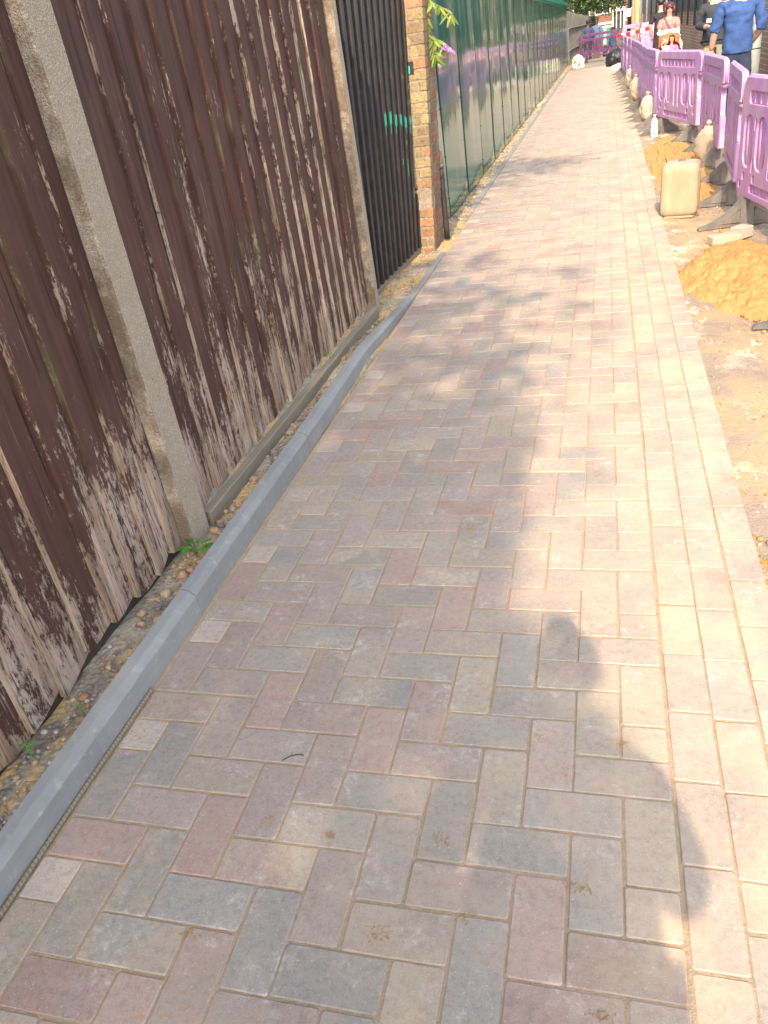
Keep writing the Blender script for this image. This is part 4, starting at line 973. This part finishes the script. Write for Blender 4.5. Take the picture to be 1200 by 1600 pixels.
mb.box(.38, 1.14, 57.85, 58.05, 1.63, 1.86); add_part(mb, 'frame', M['white'], wg)
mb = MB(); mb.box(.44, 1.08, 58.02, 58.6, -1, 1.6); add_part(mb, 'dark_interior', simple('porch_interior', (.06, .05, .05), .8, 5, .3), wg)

# ------------------------------------------------------------------ trees
def tree(name, base, trunk_h, trunk_r, blobs, nleaf, leaf, label, seed, lean=(0, 0), mat=None, group=None, dens=None, ground_z=0):
    rn = random.Random(seed); root = empty(name, (base[0], base[1], ground_z)); tag(root, label, 'tree', group)
    mb = MB(); top = Vector((base[0] + lean[0], base[1] + lean[1], trunk_h))
    b0_ = Vector((base[0], base[1], ground_z - .1)); mb.tube([b0_, b0_.lerp(top, .3) + Vector((.08, 0, 0)), b0_.lerp(top, .7), top], [trunk_r * 1.25, trunk_r, trunk_r * .8, trunk_r * .55], 12)
    for (c, r) in blobs:
        c = Vector(c); mid = top.lerp(c, .5) + Vector((rn.uniform(-.3, .3), rn.uniform(-.3, .3), rn.uniform(.1, .4)))
        mb.tube([top - Vector((0, 0, .3)), mid, c], [trunk_r * .5, trunk_r * .28, trunk_r * .1], 8)
        for _ in range(4):
            e = c + Vector((rn.uniform(-1, 1) * r[0], rn.uniform(-1, 1) * r[1], rn.uniform(-.6, 1) * r[2])) * .75
            mb.tube([mid.lerp(c, .6), e.lerp(c, .4) + Vector((0, 0, .15)), e], [trunk_r * .18, trunk_r * .1, trunk_r * .04], 5)
    add_part(mb, 'trunk', M['bark'], root)
    lf = MB(); vol = [r[0] * r[1] * r[2] for _, r in blobs]; tot = sum(vol)
    for (c, r), v in zip(blobs, vol):
        k = int(nleaf * v / tot); cl_ = []
        for _ in range(max(6, k // 26)):
            while True:
                d = Vector((rn.uniform(-1, 1), rn.uniform(-1, 1), rn.uniform(-1, 1)))
                if .25 < d.length < 1: break
            d = d * (d.length ** -.35); cl_.append(Vector((c[0] + d.x * r[0], c[1] + d.y * r[1], c[2] + d.z * r[2])))
        for _ in range(k):
            q = rn.choice(cl_) + Vector((rn.gauss(0, leaf * 2.1), rn.gauss(0, leaf * 2.1), rn.gauss(0, leaf * 1.5)))
            if dens and not dens(q): continue
            a = Euler((rn.uniform(-1, 1), rn.uniform(-1, 1), rn.uniform(0, 6.3))).to_matrix(); s_ = leaf * rn.uniform(.6, 1.3); t = rn.uniform(.55, 1.25)
            vs = [q + a @ Vector(p) * s_ for p in ((-.5, 0, 0), (-.1, -.32, .05), (.55, 0, -.06), (-.1, .32, .05))]
            lf.add(vs, [[0, 1, 2, 3]], (t, t, t * rn.uniform(.6, 1)))
    add_part(lf, 'crown', mat or M['leaf'], root); return root
tree('street_tree', (-2.6, 50), 3.2, .22, [((-2.4, 50, 5.0), (2.2, 2.2, 2.0)), ((-.6, 49, 3.6), (1.7, 1.8, 1.35)), ((-1.9, 48.5, 3.0), (1.4, 1.6, 1.15)), ((.9, 49.5, 4.3), (1.6, 1.6, 1.5)), ((-3.6, 49, 4.2), (1.6, 1.6, 1.6)), ((-.9, 48.6, 2.45), (.75, 1, .6)), ((.6, 49, 3.0), (.8, 1, .55)), ((-.2, 48, 2.35), (.8, .9, .42)), ((.75, 48.5, 2.45), (.7, .9, .40)), ((-1.45, 47.8, 2.4), (.8, .9, .5)), ((-.85, 47.5, 2.0), (.5, .5, .35)), ((-1.5, 46.8, 1.95), (.5, .5, .4)), ((-.2, 46.8, 2.05), (.55, .5, .38)), ((.35, 47.2, 1.95), (.6, .5, .3)), ((.95, 47, 1.98), (.42, .5, .22)), ((-.5, 46.5, 2.5), (1.4, .6, .5))], 42000, .14, 'dense green tree hanging over the far end of the path', 3)
# trees behind the camera and behind the fence: they give the dappled shade
prn = random.Random(21)
def prune(q):
    sx, sy = q.x - .068 * q.z, q.y + 1.235 * q.z
    if sy < 1.45: lim = .03
    elif sy < 3.7: lim = .03 - .36 * min(1, (sy - 1.45) / .35)
    else: lim = -.37 + min(.72, (sy - 3.7) * .9)
    lim += .11 * noise.noise(Vector((sx * 1.3, sy * 1.6, 2.2)))
    if sy > 3.4 and prn.random() < .48: return False
    return sx < lim and sy < 6.3 + 1.2 * noise.noise(Vector((sx * 1.2, sy, 7)))
tree('shade_tree', (-2.9, -3.9), 3.0, .2, [((-1.05, -3.6, 5.0), (1.55, 1.9, 1.1)), ((-2.5, -5.2, 6.3), (2.1, 2.2, 1.4)), ((-.85, -7.2, 5.6), (1.45, 1.8, 1.1)), ((-1.5, -2.0, 5.2), (1.5, 1.5, .9)), ((-.35, -5.4, 5.4), (.95, 1.5, .8)), ((-1.9, -1.9, 6.2), (1.7, 1.3, .9))], 12500, .17, 'broad leafy tree behind the viewer that dapples the paving', 11, dens=prune)
tree('tall_tree', (5.5, 46), 4.0, .25, [((5.2, 45, 5.5), (2.4, 4, 2.2)), ((6.0, 52, 5.5), (2.4, 4, 2.4)), ((5.4, 38, 5.0), (2.0, 3, 2.0))], 9000, .26, 'tall tree behind the right-hand wall, mirrored in the green hoarding', 31)
tree('shade_tree', (-3.0, 4.6), 3.2, .14, [((-2.1, 4.6, 4.6), (.9, .8, .6)), ((-.75, 5.0, 4.45), (.62, .62, .24)), ((-.1, 5.35, 4.4), (.5, .30, .12)), ((-.7, 3.95, 4.4), (.5, .16, .08))], 5200, .085, 'small tree behind the fence that throws a leafy shadow by the hoarding', 5)

# ------------------------------------------------------------------ buddleia and weeds
def leafquad(mb, p, d, up, L_, W_, col, bend=.2):
    d = Vector(d).normalized(); s_ = d.cross(Vector(up)).normalized(); n_ = s_.cross(d)
    p = Vector(p); vs = []; K = 5
    for i in range(K + 1):
        t = i / K; w_ = W_ * math.sin(PI * min(.98, t * .9 + .06)) ** .8 * (1 - .25 * t); c = p + d * L_ * t - n_ * (bend * L_ * t * t)
        vs += [c - s_ * w_ + n_ * w_ * .25, c, c + s_ * w_ + n_ * w_ * .25]
    fs = []
    for i in range(K): fs += [[i * 3, i * 3 + 1, i * 3 + 4, i * 3 + 3], [i * 3 + 1, i * 3 + 2, i * 3 + 5, i * 3 + 4]]
    mb.add(vs, fs, col, None, True)
bu = empty('buddleia', (-1.3, 6.8, 1.8)); tag(bu, 'drooping buddleia sprig with a purple flower spike growing from the pillar', 'plant')
mb = MB(); stems = [[(-1.30, 6.72, 2.1), (-1.29, 6.66, 1.85), (-1.275, 6.64, 1.62), (-1.24, 6.66, 1.42), (-1.22, 6.68, 1.33)], [(-1.285, 6.66, 1.80), (-1.22, 6.64, 1.72), (-1.12, 6.64, 1.66), (-1.06, 6.65, 1.60)], [(-1.27, 6.65, 1.52), (-1.22, 6.65, 1.49), (-1.16, 6.66, 1.46), (-1.13, 6.67, 1.42)], [(-1.30, 6.7, 1.8), (-1.315, 6.69, 1.6), (-1.29, 6.69, 1.48)]]
for s_ in stems: mb.tube(s_, .0035, 6, (.2, .22, .08))
add_part(mb, 'stem', M['vc'], bu)
mb = MB(); rn = random.Random(12)
for s_ in stems:
    for i in range(len(s_) - 1):
        for k in range(4):
            p = Vector(s_[i]).lerp(Vector(s_[i + 1]), (k + .5) / 4); 
            for q in (-1, 1):
                if rn.random() < .18: continue
                t = rn.uniform(.7, 1.2); col = (t, t * rn.uniform(.85, 1.1), t * rn.uniform(.5, 1)) if rn.random() > .2 else (1.9, 1.4, 1.3)
                leafquad(mb, p, (q * rn.uniform(.1, .8), rn.uniform(-.5, .3), rn.uniform(-1.0, -.35)), (rn.uniform(-.5, .5), -1, .3), rn.uniform(.06, .105), rn.uniform(.008, .014), col, rn.uniform(0, .35))
add_part(mb, 'leaves', M['budd'], bu)
def spike(c0, c1, n, r, nm):
    mb = MB()
    for i in range(n):
        t = rn.random(); c = Vector(c0).lerp(Vector(c1), t); rr_ = r * (1 - .65 * t); a = rn.uniform(0, 2 * PI)
        c = c + Vector((math.cos(a) * rr_ * .6, math.sin(a) * rr_, math.cos(a) * rr_)); k = rn.uniform(.8, 1.2)
        mb.ball(c, rn.uniform(.003, .0055), (.42 * k, .16 * k, .50 * k) if rn.random() > .2 else (.7, .55, .75), 6, 4)
    add_part(mb, nm, M['vc'], bu)
spike((-1.165, 6.64, 1.435), (-1.075, 6.62, 1.375), 190, .02, 'flower_spike'); spike((-1.315, 6.66, 1.72), (-1.30, 6.66, 1.67), 60, .014, 'flower_spike')
def weed(c, n, L_, label, seed):
    rn = random.Random(seed); root = empty('weed', c); tag(root, label, 'weed', 'small weeds along the fence foot')
    mb = MB(); ms = MB()
    for i in range(n):
        a = 2 * PI * i / n + rn.uniform(-.25, .25); l = L_ * rn.uniform(.45, 1); h = rn.uniform(.01, .035) + .012
        e = (math.cos(a) * l * .5, math.sin(a) * l * .5, h); ms.tube([(0, 0, -.01), (e[0] * .5, e[1] * .5, h * .9), e], .0012, 5, (.2, .4, .1))
        k = rn.uniform(.8, 1.15); leafquad(mb, e, (math.cos(a), math.sin(a), rn.uniform(-.1, .25)), (0, 0, 1), l * .75, l * .24, (k, k, k), .15)
    mb.build('leaves', M['weed'], root); ms.build('stem', M['vc'], root); return root
weed((-1.368, 1.985, .058), 9, .066, 'bright green leafy weed at the foot of the near concrete post', 2)
weed((-1.405, 1.09, .05), 7, .030, 'tiny green weed under the fence at the left edge of the photo', 5)
weed((-1.425, 3.80, .075), 9, .03, 'dark green tuft in the gap behind the far gravel board', 9)
weed((-1.345, 1.235, .05), 4, .012, 'tiny yellow green seedling in the sand before the nearest kerb stone', 14)
# ------------------------------------------------------------------ people
def skin_geo(J, E_, sub=2, fold=0.0, seed=0):
    names = list(J); idx = {n: i for i, n in enumerate(names)}
    me = bpy.data.meshes.new('tmp'); me.from_pydata([J[n][0] for n in names], [(idx[a], idx[b]) for a, b in E_], [])
    o = bpy.data.objects.new('tmp', me); COL.objects.link(o)
    m = o.modifiers.new('s', 'SKIN'); m.use_smooth_shade = True; m.branch_smoothing = .6
    for i, n in enumerate(names):
        r = J[n][1]; r = r if hasattr(r, '__len__') else (r, r); me.skin_vertices[0].data[i].radius = r; me.skin_vertices[0].data[i].use_root = (i == 0)
    ss = o.modifiers.new('u', 'SUBSURF'); ss.levels = sub; ss.render_levels = sub
    dg = bpy.context.evaluated_depsgraph_get(); dg.update(); m2 = bpy.data.meshes.new_from_object(o.evaluated_get(dg))
    vs = [v.co.copy() for v in m2.vertices]; fs = [list(p.vertices) for p in m2.polygons]
    if fold:
        m2.calc_loop_triangles(); ns = [v.normal.copy() for v in m2.vertices]
        for i, v in enumerate(vs):
            d = fold * (noise.noise(Vector((v.x * 9 + v.z * 6 + seed, v.y * 9, v.z * 17 - v.x * 8))) + .5 * noise.noise(Vector((v.x * 22, v.y * 20 + seed, v.z * 30))))
            vs[i] = v + ns[i] * d
    bpy.data.objects.remove(o); bpy.data.meshes.remove(me); bpy.data.meshes.remove(m2); return vs, fs
BASE = dict(pelvis=((0, 0, .95), (.155, .11)), waist=((0, 0, 1.08), (.14, .10)), chest=((0, .005, 1.27), (.165, .11)), collar=((0, -.005, 1.42), (.10, .075)), neck=((0, 0, 1.50), .052), jaw=((0, .02, 1.57), (.058, .066)), head=((0, .012, 1.655), (.074, .092)), crown=((0, -.005, 1.735), (.05, .06)),
    shL=((-.17, 0, 1.405), .058), elL=((-.235, -.03, 1.15), .043), wrL=((-.25, .06, .92), .028), shR=((.17, 0, 1.405), .058), elR=((.235, -.03, 1.15), .043), wrR=((.25, .06, .92), .028),
    hipL=((-.085, 0, .88), .088), knL=((-.095, .02, .49), .056), anL=((-.10, -.02, .09), .036), toL=((-.105, .13, .035), (.042, .03)), hipR=((.085, 0, .88), .088), knR=((.095, .02, .49), .056), anR=((.10, -.02, .09), .036), toR=((.105, .13, .035), (.042, .03)))
EB = [('pelvis', 'waist'), ('waist', 'chest'), ('chest', 'collar'), ('collar', 'neck'), ('neck', 'jaw'), ('jaw', 'head'), ('head', 'crown'), ('collar', 'shL'), ('shL', 'elL'), ('elL', 'wrL'), ('collar', 'shR'), ('shR', 'elR'), ('elR', 'wrR'), ('pelvis', 'hipL'), ('hipL', 'knL'), ('knL', 'anL'), ('anL', 'toL'), ('pelvis', 'hipR'), ('hipR', 'knR'), ('knR', 'anR'), ('anR', 'toR')]
def hand(mb, wr, el, side, curl=.5, col=(1, 1, 1), s=1.0):
    wr, el = Vector(wr), Vector(el); d = (wr - el).normalized(); ax = d.cross(Vector((0, 1, 0)) if abs(d.y) < .8 else Vector((0, 0, 1))).normalized(); n_ = d.cross(ax).normalized()
    mb.tube([wr - d * .015, wr + d * .02 * s, wr + d * .055 * s, wr + d * .085 * s], [.024 * s, .034 * s, .04 * s, .034 * s], 10, col, flat=.5, up=tuple(n_))
    for i, (off, ln) in enumerate(((-.030, .062), (-.010, .075), (.010, .070), (.029, .055))):
        b = wr + d * .08 * s + ax * off * s; c1 = b + (d * (1 - .3 * curl) + n_ * curl * .6) * ln * .5 * s; c2 = c1 + (d * (1 - curl) + n_ * curl * 1.1) * ln * .35 * s; c3 = c2 + (d * (.6 - curl) + n_ * curl) * ln * .25 * s
        mb.tube([b, c1, c2, c3], [.0095 * s, .009 * s, .008 * s, .0055 * s], 7, col)
    b = wr + d * .03 * s - ax * .032 * s * side; mb.tube([b, b + (d * .6 - ax * side * .8 + n_ * .3).normalized() * .035 * s, b + (d * 1.0 - ax * side * .5 + n_ * .5).normalized() * .065 * s], [.012 * s, .0105 * s, .007 * s], 7, col)
SK = simple('skin', (.52, .30, .22), .55, 8, .1, .05); SKD = simple('dark_skin', (.12, .065, .045), .5, 8, .1, .05)
def person(label, loc, rz, pose, top, legs, hairm, skin=SK, scale=1.0, sleeve=1.0, hem=.91, hair='short', group=None, shoes=None, fold=.010, curl=(.5, .5), topname='shirt', name='person', legname='trousers', cat='person'):
    root = empty(name, loc, rz); root.scale = (scale,) * 3; tag(root, label, cat, group)
    J = dict(BASE); J.update(pose)
    J = {k: (tuple(v[0]), v[1]) for k, v in J.items()}
    JB = dict(J)
    for n_ in ('pelvis', 'waist', 'chest', 'collar', 'shL', 'shR', 'hipL', 'hipR', 'knL', 'knR'):
        r_ = J[n_][1]; r_ = r_ if hasattr(r_, '__len__') else (r_, r_); JB[n_] = (J[n_][0], (r_[0] * .74, r_[1] * .74))
    v, f = skin_geo(JB, EB); mb = MB(); mb.add(v, f, smooth=True)
    hd_ = Vector(J['head'][0])
    mb.ball(hd_ + Vector((0, .092, -.012)), (.011, .018, .02), nu=8, nv=6)                     # nose
    for s_ in (-1, 1): mb.ball(hd_ + Vector((s_ * .078, -.005, -.012)), (.012, .02, .03), nu=8, nv=6)   # ears
    mb.ball(hd_ + Vector((0, .083, -.052)), (.024, .010, .007), (1, 1, 1), 8, 6)                # mouth
    hand(mb, J['wrL'][0], J['elL'][0], -1, curl[0]); hand(mb, J['wrR'][0], J['elR'][0], 1, curl[1])
    mb.build('body', skin, root)
    mb = MB()
    for s_ in (-1, 1): mb.ball(hd_ + Vector((s_ * .031, .080, .005)), (.012, .009, .007), (.03, .02, .015), 8, 6)
    mb.build('eyes', M['vc'], root)
    # shirt
    def grow(n, g): r = J[n][1]; r = r if hasattr(r, '__len__') else (r, r); return (r[0] + g, r[1] + g)
    T = {}
    px, py, pz = J['pelvis'][0]; wx, wy, wz = J['waist'][0]
    T['waist'] = ((wx, wy, wz), grow('waist', .022)); T['hem'] = ((px, py, hem), (J['pelvis'][1][0] + .03, J['pelvis'][1][1] + .03)); T['chest'] = (J['chest'][0], grow('chest', .02)); T['collar'] = (J['collar'][0], grow('collar', .024)); T['ntop'] = (tuple(Vector(J['collar'][0]).lerp(Vector(J['neck'][0]), .45)), (.066, .066))
    ed_ = [('waist', 'hem'), ('waist', 'chest'), ('chest', 'collar'), ('collar', 'ntop')]
    for s_ in 'LR':
        a, b, c = Vector(J['sh' + s_][0]), Vector(J['el' + s_][0]), Vector(J['wr' + s_][0])
        T['s' + s_] = (tuple(a), grow('sh' + s_, .022)); ed_.append(('collar', 's' + s_))
        if sleeve <= 1: T['e' + s_] = (tuple(a.lerp(b, sleeve)), grow('el' + s_, .022)); ed_.append(('s' + s_, 'e' + s_))
        else: T['e' + s_] = (tuple(b), grow('el' + s_, .018)); T['w' + s_] = (tuple(b.lerp(c, sleeve - 1)), grow('wr' + s_, .018)); ed_ += [('s' + s_, 'e' + s_), ('e' + s_, 'w' + s_)]
    v, f = skin_geo(T, ed_, 3, fold, loc[1]); mb = MB(); mb.add(v, f, smooth=True); mb.build(topname, top, root)
    T = {'pelvis': (J['pelvis'][0], grow('pelvis', .010))}; ed_ = []
    T['belt'] = ((px, py, pz + .12), grow('waist', .010)); ed_.append(('pelvis', 'belt'))
    for s_ in 'LR':
        a, b, c = J['hip' + s_][0], J['kn' + s_][0], J['an' + s_][0]
        T['h' + s_] = (a, grow('hip' + s_, .012)); T['k' + s_] = (b, grow('kn' + s_, .022)); T['a' + s_] = (c, grow('an' + s_, .030)); ed_ += [('pelvis', 'h' + s_), ('h' + s_, 'k' + s_), ('k' + s_, 'a' + s_)]
    v, f = skin_geo(T, ed_, 2, fold * .6, loc[0]); mb = MB(); mb.add(v, f, smooth=True); mb.build(legname, legs, root)
    for s_ in 'LR':
        a, t_ = Vector(J['an' + s_][0]), Vector(J['to' + s_][0]); v, f = skin_geo({'a': (a - Vector((0, 0, .02)), .05), 'b': (a.lerp(t_, .1) + Vector((0, -.02, -.045)), (.05, .04)), 'c': (t_, (.052, .038)), 'd': (t_ + (t_ - a) * .25 + Vector((0, 0, .01)), (.035, .025))}, [('a', 'b'), ('b', 'c'), ('c', 'd')])
        mb = MB(); mb.add(v, f, smooth=True); mb.build('shoe', shoes or M['rubber'], root)
    mb = MB(); k = hd_
    if hair == 'short': mb.ball(k + Vector((0, -.022, .028)), (.088, .098, .082), nu=16, nv=10, jit=.03)
    elif hair == 'bob':
        mb.ball(k + Vector((0, -.02, .03)), (.096, .104, .088), nu=18, nv=12, jit=.03)
        for s_ in (-1, 1): mb.tube([k + Vector((s_ * .07, 0, .06)), k + Vector((s_ * .098, .01, -.02)), k + Vector((s_ * .092, .03, -.11))], [.03, .034, .022], 10)
        mb.tube([k + Vector((0, -.08, .03)), k + Vector((0, -.09, -.06)), k + Vector((0, -.07, -.12))], [.07, .08, .06], 12)
    mb.build('hair', hairm, root); return root
def cloth(name, c, v_=.12): return simple(name, c, .85, 16, v_, .3, dist=.006)
dkh = simple('dark_hair', (.02, .014, .012), .5, 60, .4, .4)
# the photographer: stands behind the camera, seen only as a shadow
pg = person('dark clothed person holding up a phone, seen only by the long shadow on the blocks', (-.002, -.46, 0), 0,
    dict(elL=((-.26, .03, 1.16), .043), wrL=((-.08, .27, 1.33), .028), elR=((.228, -.02, 1.19), .045), wrR=((.17, .14, 1.10), .034), pelvis=((0, 0, .95), (.175, .14)), waist=((0, 0, 1.08), (.175, .13)), head=((.02, .03, 1.635), (.084, .10)), crown=((.02, .02, 1.715), (.06, .07)), shL=((-.19, 0, 1.40), .066), shR=((.19, 0, 1.39), .066)),
    cloth('navy_top', (.03, .04, .07)), cloth('black_trousers', (.02, .02, .025)), dkh, sleeve=1.2, curl=(.8, .8))
mb = MB(); mb.box(-.06, .02, -.055, -.046, 1.34, 1.49, ch=.003); ph = mb.build('phone', M['iron']); tag(ph, 'black phone held upright behind the camera by the photographer', 'phone')
blue = cloth('blue_cotton', (.028, .070, .20), .3); jean = cloth('dark_denim', (.022, .034, .065), .3)
person('man in a blue shirt with rolled sleeves walking away beyond the barriers', (1.415, 10.75, -.04), 0,
    dict(shL=((-.185, 0, 1.42), .06), elL=((-.245, -.04, 1.19), .045), wrL=((-.265, .05, .99), .03), shR=((.19, 0, 1.41), .06), elR=((.235, -.05, 1.16), .045), wrR=((.15, .12, 1.0), .03), knL=((-.09, .12, .52), .056), anL=((-.09, .10, .10), .036), toL=((-.10, .25, .05), (.042, .03)), knR=((.09, -.02, .49), .056), anR=((.09, -.22, .14), .036), toR=((.09, -.1, .05), (.042, .03)), pelvis=((0, 0, .95), (.165, .12)), chest=((0, .005, 1.27), (.185, .12))),
    blue, jean, dkh, sleeve=1.12, hem=.93, fold=.016, curl=(.9, .6), shoes=simple('brown_shoe', (.08, .045, .03), .5))
mb = MB(); mb.box(1.155, 1.215, 10.86, 10.875, .86, .98, ch=.003); tag(mb.build('phone', M['iron']), 'black phone in the left hand of the man in blue', 'phone')
person('man in a dark grey jacket and khaki trousers behind the man in blue', (1.515, 14.0, -.04), PI,
    dict(elR=((.22, .0, 1.17), .045), wrR=((.10, .26, 1.16), .03), elL=((-.24, 0, 1.16), .045), wrL=((-.2, .16, 1.0), .03)), cloth('charcoal_jacket', (.03, .032, .038)), cloth('khaki_cotton', (.26, .23, .16)), dkh, sleeve=1.75, hem=.98, topname='jacket')
mb = MB(); mb.box(1.375, 1.435, 13.66, 13.672, 1.17, 1.22, ch=.002); tag(mb.build('folded_paper', M['white']), 'small white folded paper held by the man in the dark jacket', 'paper')
wm = person('woman with red hair in a coral pink top pushing the pushchair', (1.215, 19.1, -.04), PI,
    dict(elL=((-.20, .12, 1.17), .045), wrL=((-.13, .36, 1.14), .028), elR=((.20, .12, 1.17), .045), wrR=((.13, .36, 1.14), .028), pelvis=((0, -.05, .95), (.17, .13)), chest=((0, .03, 1.27), (.175, .13)), collar=((0, .05, 1.41), (.10, .08)), neck=((0, .07, 1.48), .05), jaw=((0, .10, 1.54), (.058, .062)), head=((0, .10, 1.62), (.074, .09)), crown=((0, .085, 1.70), (.05, .06)), shL=((-.165, .03, 1.38), .062), shR=((.165, .03, 1.38), .062)),
    cloth('coral_cotton', (.58, .19, .16), .12), cloth('grey_trousers', (.08, .08, .1)), simple('dyed_red_hair', (.075, .014, .017), .5, 60, .4, .4), scale=.90, sleeve=.75, hem=.92, hair='bob', curl=(1, 1), fold=.012)
mb = MB()
for s_ in (-1, 1): mb.ball((s_ * .033, .185, 1.632), (.027, .012, .019), nu=12, nv=8)
mb.tube([(-.075, .10, 1.64), (-.06, .17, 1.64), (0, .19, 1.645), (.06, .17, 1.64), (.075, .10, 1.64)], .005, 6); mb.build('sunglasses', simple('dark_glasses', (.015, .01, .01), .15), wm)
mb = MB(); mb.tube([(.12, -.03, 1.46), (.10, .09, 1.44), (.04, .165, 1.33), (-.04, .172, 1.2), (-.15, .12, 1.05)], .016, 8, flat=.35, up=(0, 1, 0)); mb.build('shoulder_strap', simple('red_strap', (.55, .03, .08), .6), wm)
# pushchair
pc = empty('pushchair', (1.20, 18.45, -.04), PI); tag(pc, 'orange hooded pushchair with a white handle bar in front of the woman', 'pushchair')
org = cloth('orange_fabric', (.80, .14, .04), .1)
mb = MB(); N = 14
def hood(u, v):
    a = PI * u; el_ = v * 1.25; r = .20
    return (r * math.cos(a), -.06 + .30 * math.sin(el_) * (math.sin(a) ** .6) * 1.0 - .10, .72 + .33 * math.sin(a) ** .75 * math.cos(el_ * .75))
mb.grid(20, 10, hood); o = mb.build('hood', org, pc); so = o.modifiers.new('s', 'SOLIDIFY'); so.thickness = .006
mb = MB(); mb.grid(8, 8, lambda u, v: (-.19 + .38 * u, -.12 + .02 * math.sin(PI * u), .42 + .58 * v)); o = mb.build('seat_back', org, pc); so = o.modifiers.new('s', 'SOLIDIFY'); so.thickness = .02
mb = MB(); mb.box(-.19, .19, -.1, .22, .40, .44, ch=.01); mb.build('seat', org, pc)
mb = MB(); mb.tube([(-.21, -.42, 1.04), (-.1, -.44, 1.07), (.1, -.44, 1.07), (.21, -.42, 1.04)], .03, 10); mb.tube([(-.19, -.18, 1.02), (0, -.18, 1.06), (.19, -.18, 1.02)], .035, 8, flat=.6); mb.build('handle_bar', M['white'], pc)
mb = MB()
for s_ in (-1, 1):
    mb.tube([(s_ * .21, -.42, 1.04), (s_ * .22, -.1, .72), (s_ * .22, .30, .14)], .013, 8); mb.tube([(s_ * .22, -.32, .14), (s_ * .22, .02, .55)], .012, 8)
mb.build('frame', M['iron'], pc)
for (x, y) in ((-.24, .30), (.24, .30), (-.24, -.34), (.24, -.34)):
    mb = MB(); mb.tube([(x - .018, y, .10), (x + .018, y, .10)], .098, 18, smooth=False); wh = mb.build('wheel', M['rubber'], pc)
    mb = MB(); mb.tube([(x - .022, y, .10), (x + .022, y, .10)], .045, 12); mb.build('rim', M['galv'], wh)
mb = MB(); mb.tube([(-.24, -.34, .10), (.24, -.34, .10)], .01, 8); mb.build('axle', M['iron'], pc)
cb = pillow('shopping_bag', (1.385, 18.62, .60), (.07, .05, .16), 0, 0, wb, 'white plastic bag hanging from the pushchair handle', 'bag', neck=True, col=(.75, .76, .78))
cb2 = pillow('shopping_bag', (1.0, 18.5, .50), (.05, .05, .10), 0, 0, wb, 'small blue bag hanging left of the pushchair', 'bag', neck=True, col=(.02, .10, .6))
ch = person('small child in a pink top sitting in the pushchair', (1.235, 18.36, .07), PI,
    dict(hipL=((-.085, .05, .88), .08), knL=((-.10, .38, .86), .06), anL=((-.10, .42, .52), .04), toL=((-.1, .52, .47), (.04, .03)), hipR=((.085, .05, .88), .08), knR=((.10, .38, .86), .06), anR=((.10, .42, .52), .04), toR=((.1, .52, .47), (.04, .03)), head=((0, .03, 1.70), (.10, .115)), crown=((0, .01, 1.80), (.07, .08)), elL=((-.22, .1, 1.2), .045), wrL=((-.12, .28, 1.15), .035), elR=((.22, .1, 1.2), .045), wrR=((.10, .28, 1.15), .035)),
    cloth('pink_cotton', (.75, .16, .32), .1), cloth('black_leggings', (.02, .02, .03)), dkh, scale=.50, sleeve=.8, hair='bob', fold=.008)
dl = person('fair haired doll in pale blue held beside the child', (1.115, 18.30, .28), PI,
    dict(elR=((.18, .05, 1.5), .045), wrR=((.12, .10, 1.72), .035)), cloth('pale_blue_cloth', (.55, .66, .80), .1), cloth('pale_cloth', (.7, .7, .7)), simple('fair_hair', (.62, .45, .22), .6), scale=.36, sleeve=.6, hair='bob', fold=.006, name='doll', cat='doll')
person('person in black with bare forearm behind the woman, back turned', (1.29, 23.4, -.04), 0, dict(elL=((-.24, .0, 1.18), .045), wrL=((-.20, .10, .95), .034)), cloth('black_cotton', (.018, .018, .022)), cloth('black_cotton_legs', (.02, .02, .022)), dkh, scale=.955, sleeve=.9)
navy = cloth('navy_jacket', (.035, .05, .11)); den = cloth('denim_jacket', (.10, .14, .24))
person('person in a navy jacket standing left behind the shade-darkened purple barrier', (-.72, 40.2, -.28), .3, {}, navy, cloth('dark_trousers', (.03, .03, .04)), dkh, skin=SKD, scale=.98, sleeve=1.8, group=None)
person('taller person in a denim jacket standing right of the navy jacket', (-.36, 40.6, -.25), 2.6, {}, den, cloth('brown_trousers', (.14, .09, .06)), dkh, skin=SKD, scale=.99, sleeve=1.7)
person('seated person in dark blue behind the right end of the shade-darkened purple barrier', (.29, 41, -.52), 2.0,
    dict(pelvis=((0, 0, .95), (.16, .12)), knL=((-.12, .35, .95), .056), anL=((-.12, .40, .52), .036), toL=((-.12, .52, .47), (.04, .03)), knR=((.12, .35, .95), .056), anR=((.12, .40, .52), .036), toR=((.12, .52, .47), (.04, .03))), cloth('blue_jumper', (.03, .07, .16)), cloth('dark_legs', (.03, .03, .04)), dkh, skin=SKD, scale=.88, sleeve=1.7)
tag(scrap('low_step', [(.1, 40.9), (.5, 40.9), (.5, 41.25), (.1, 41.25)], .22, (.4, .38, .35), 'low stone step under the seated person', 'step'))
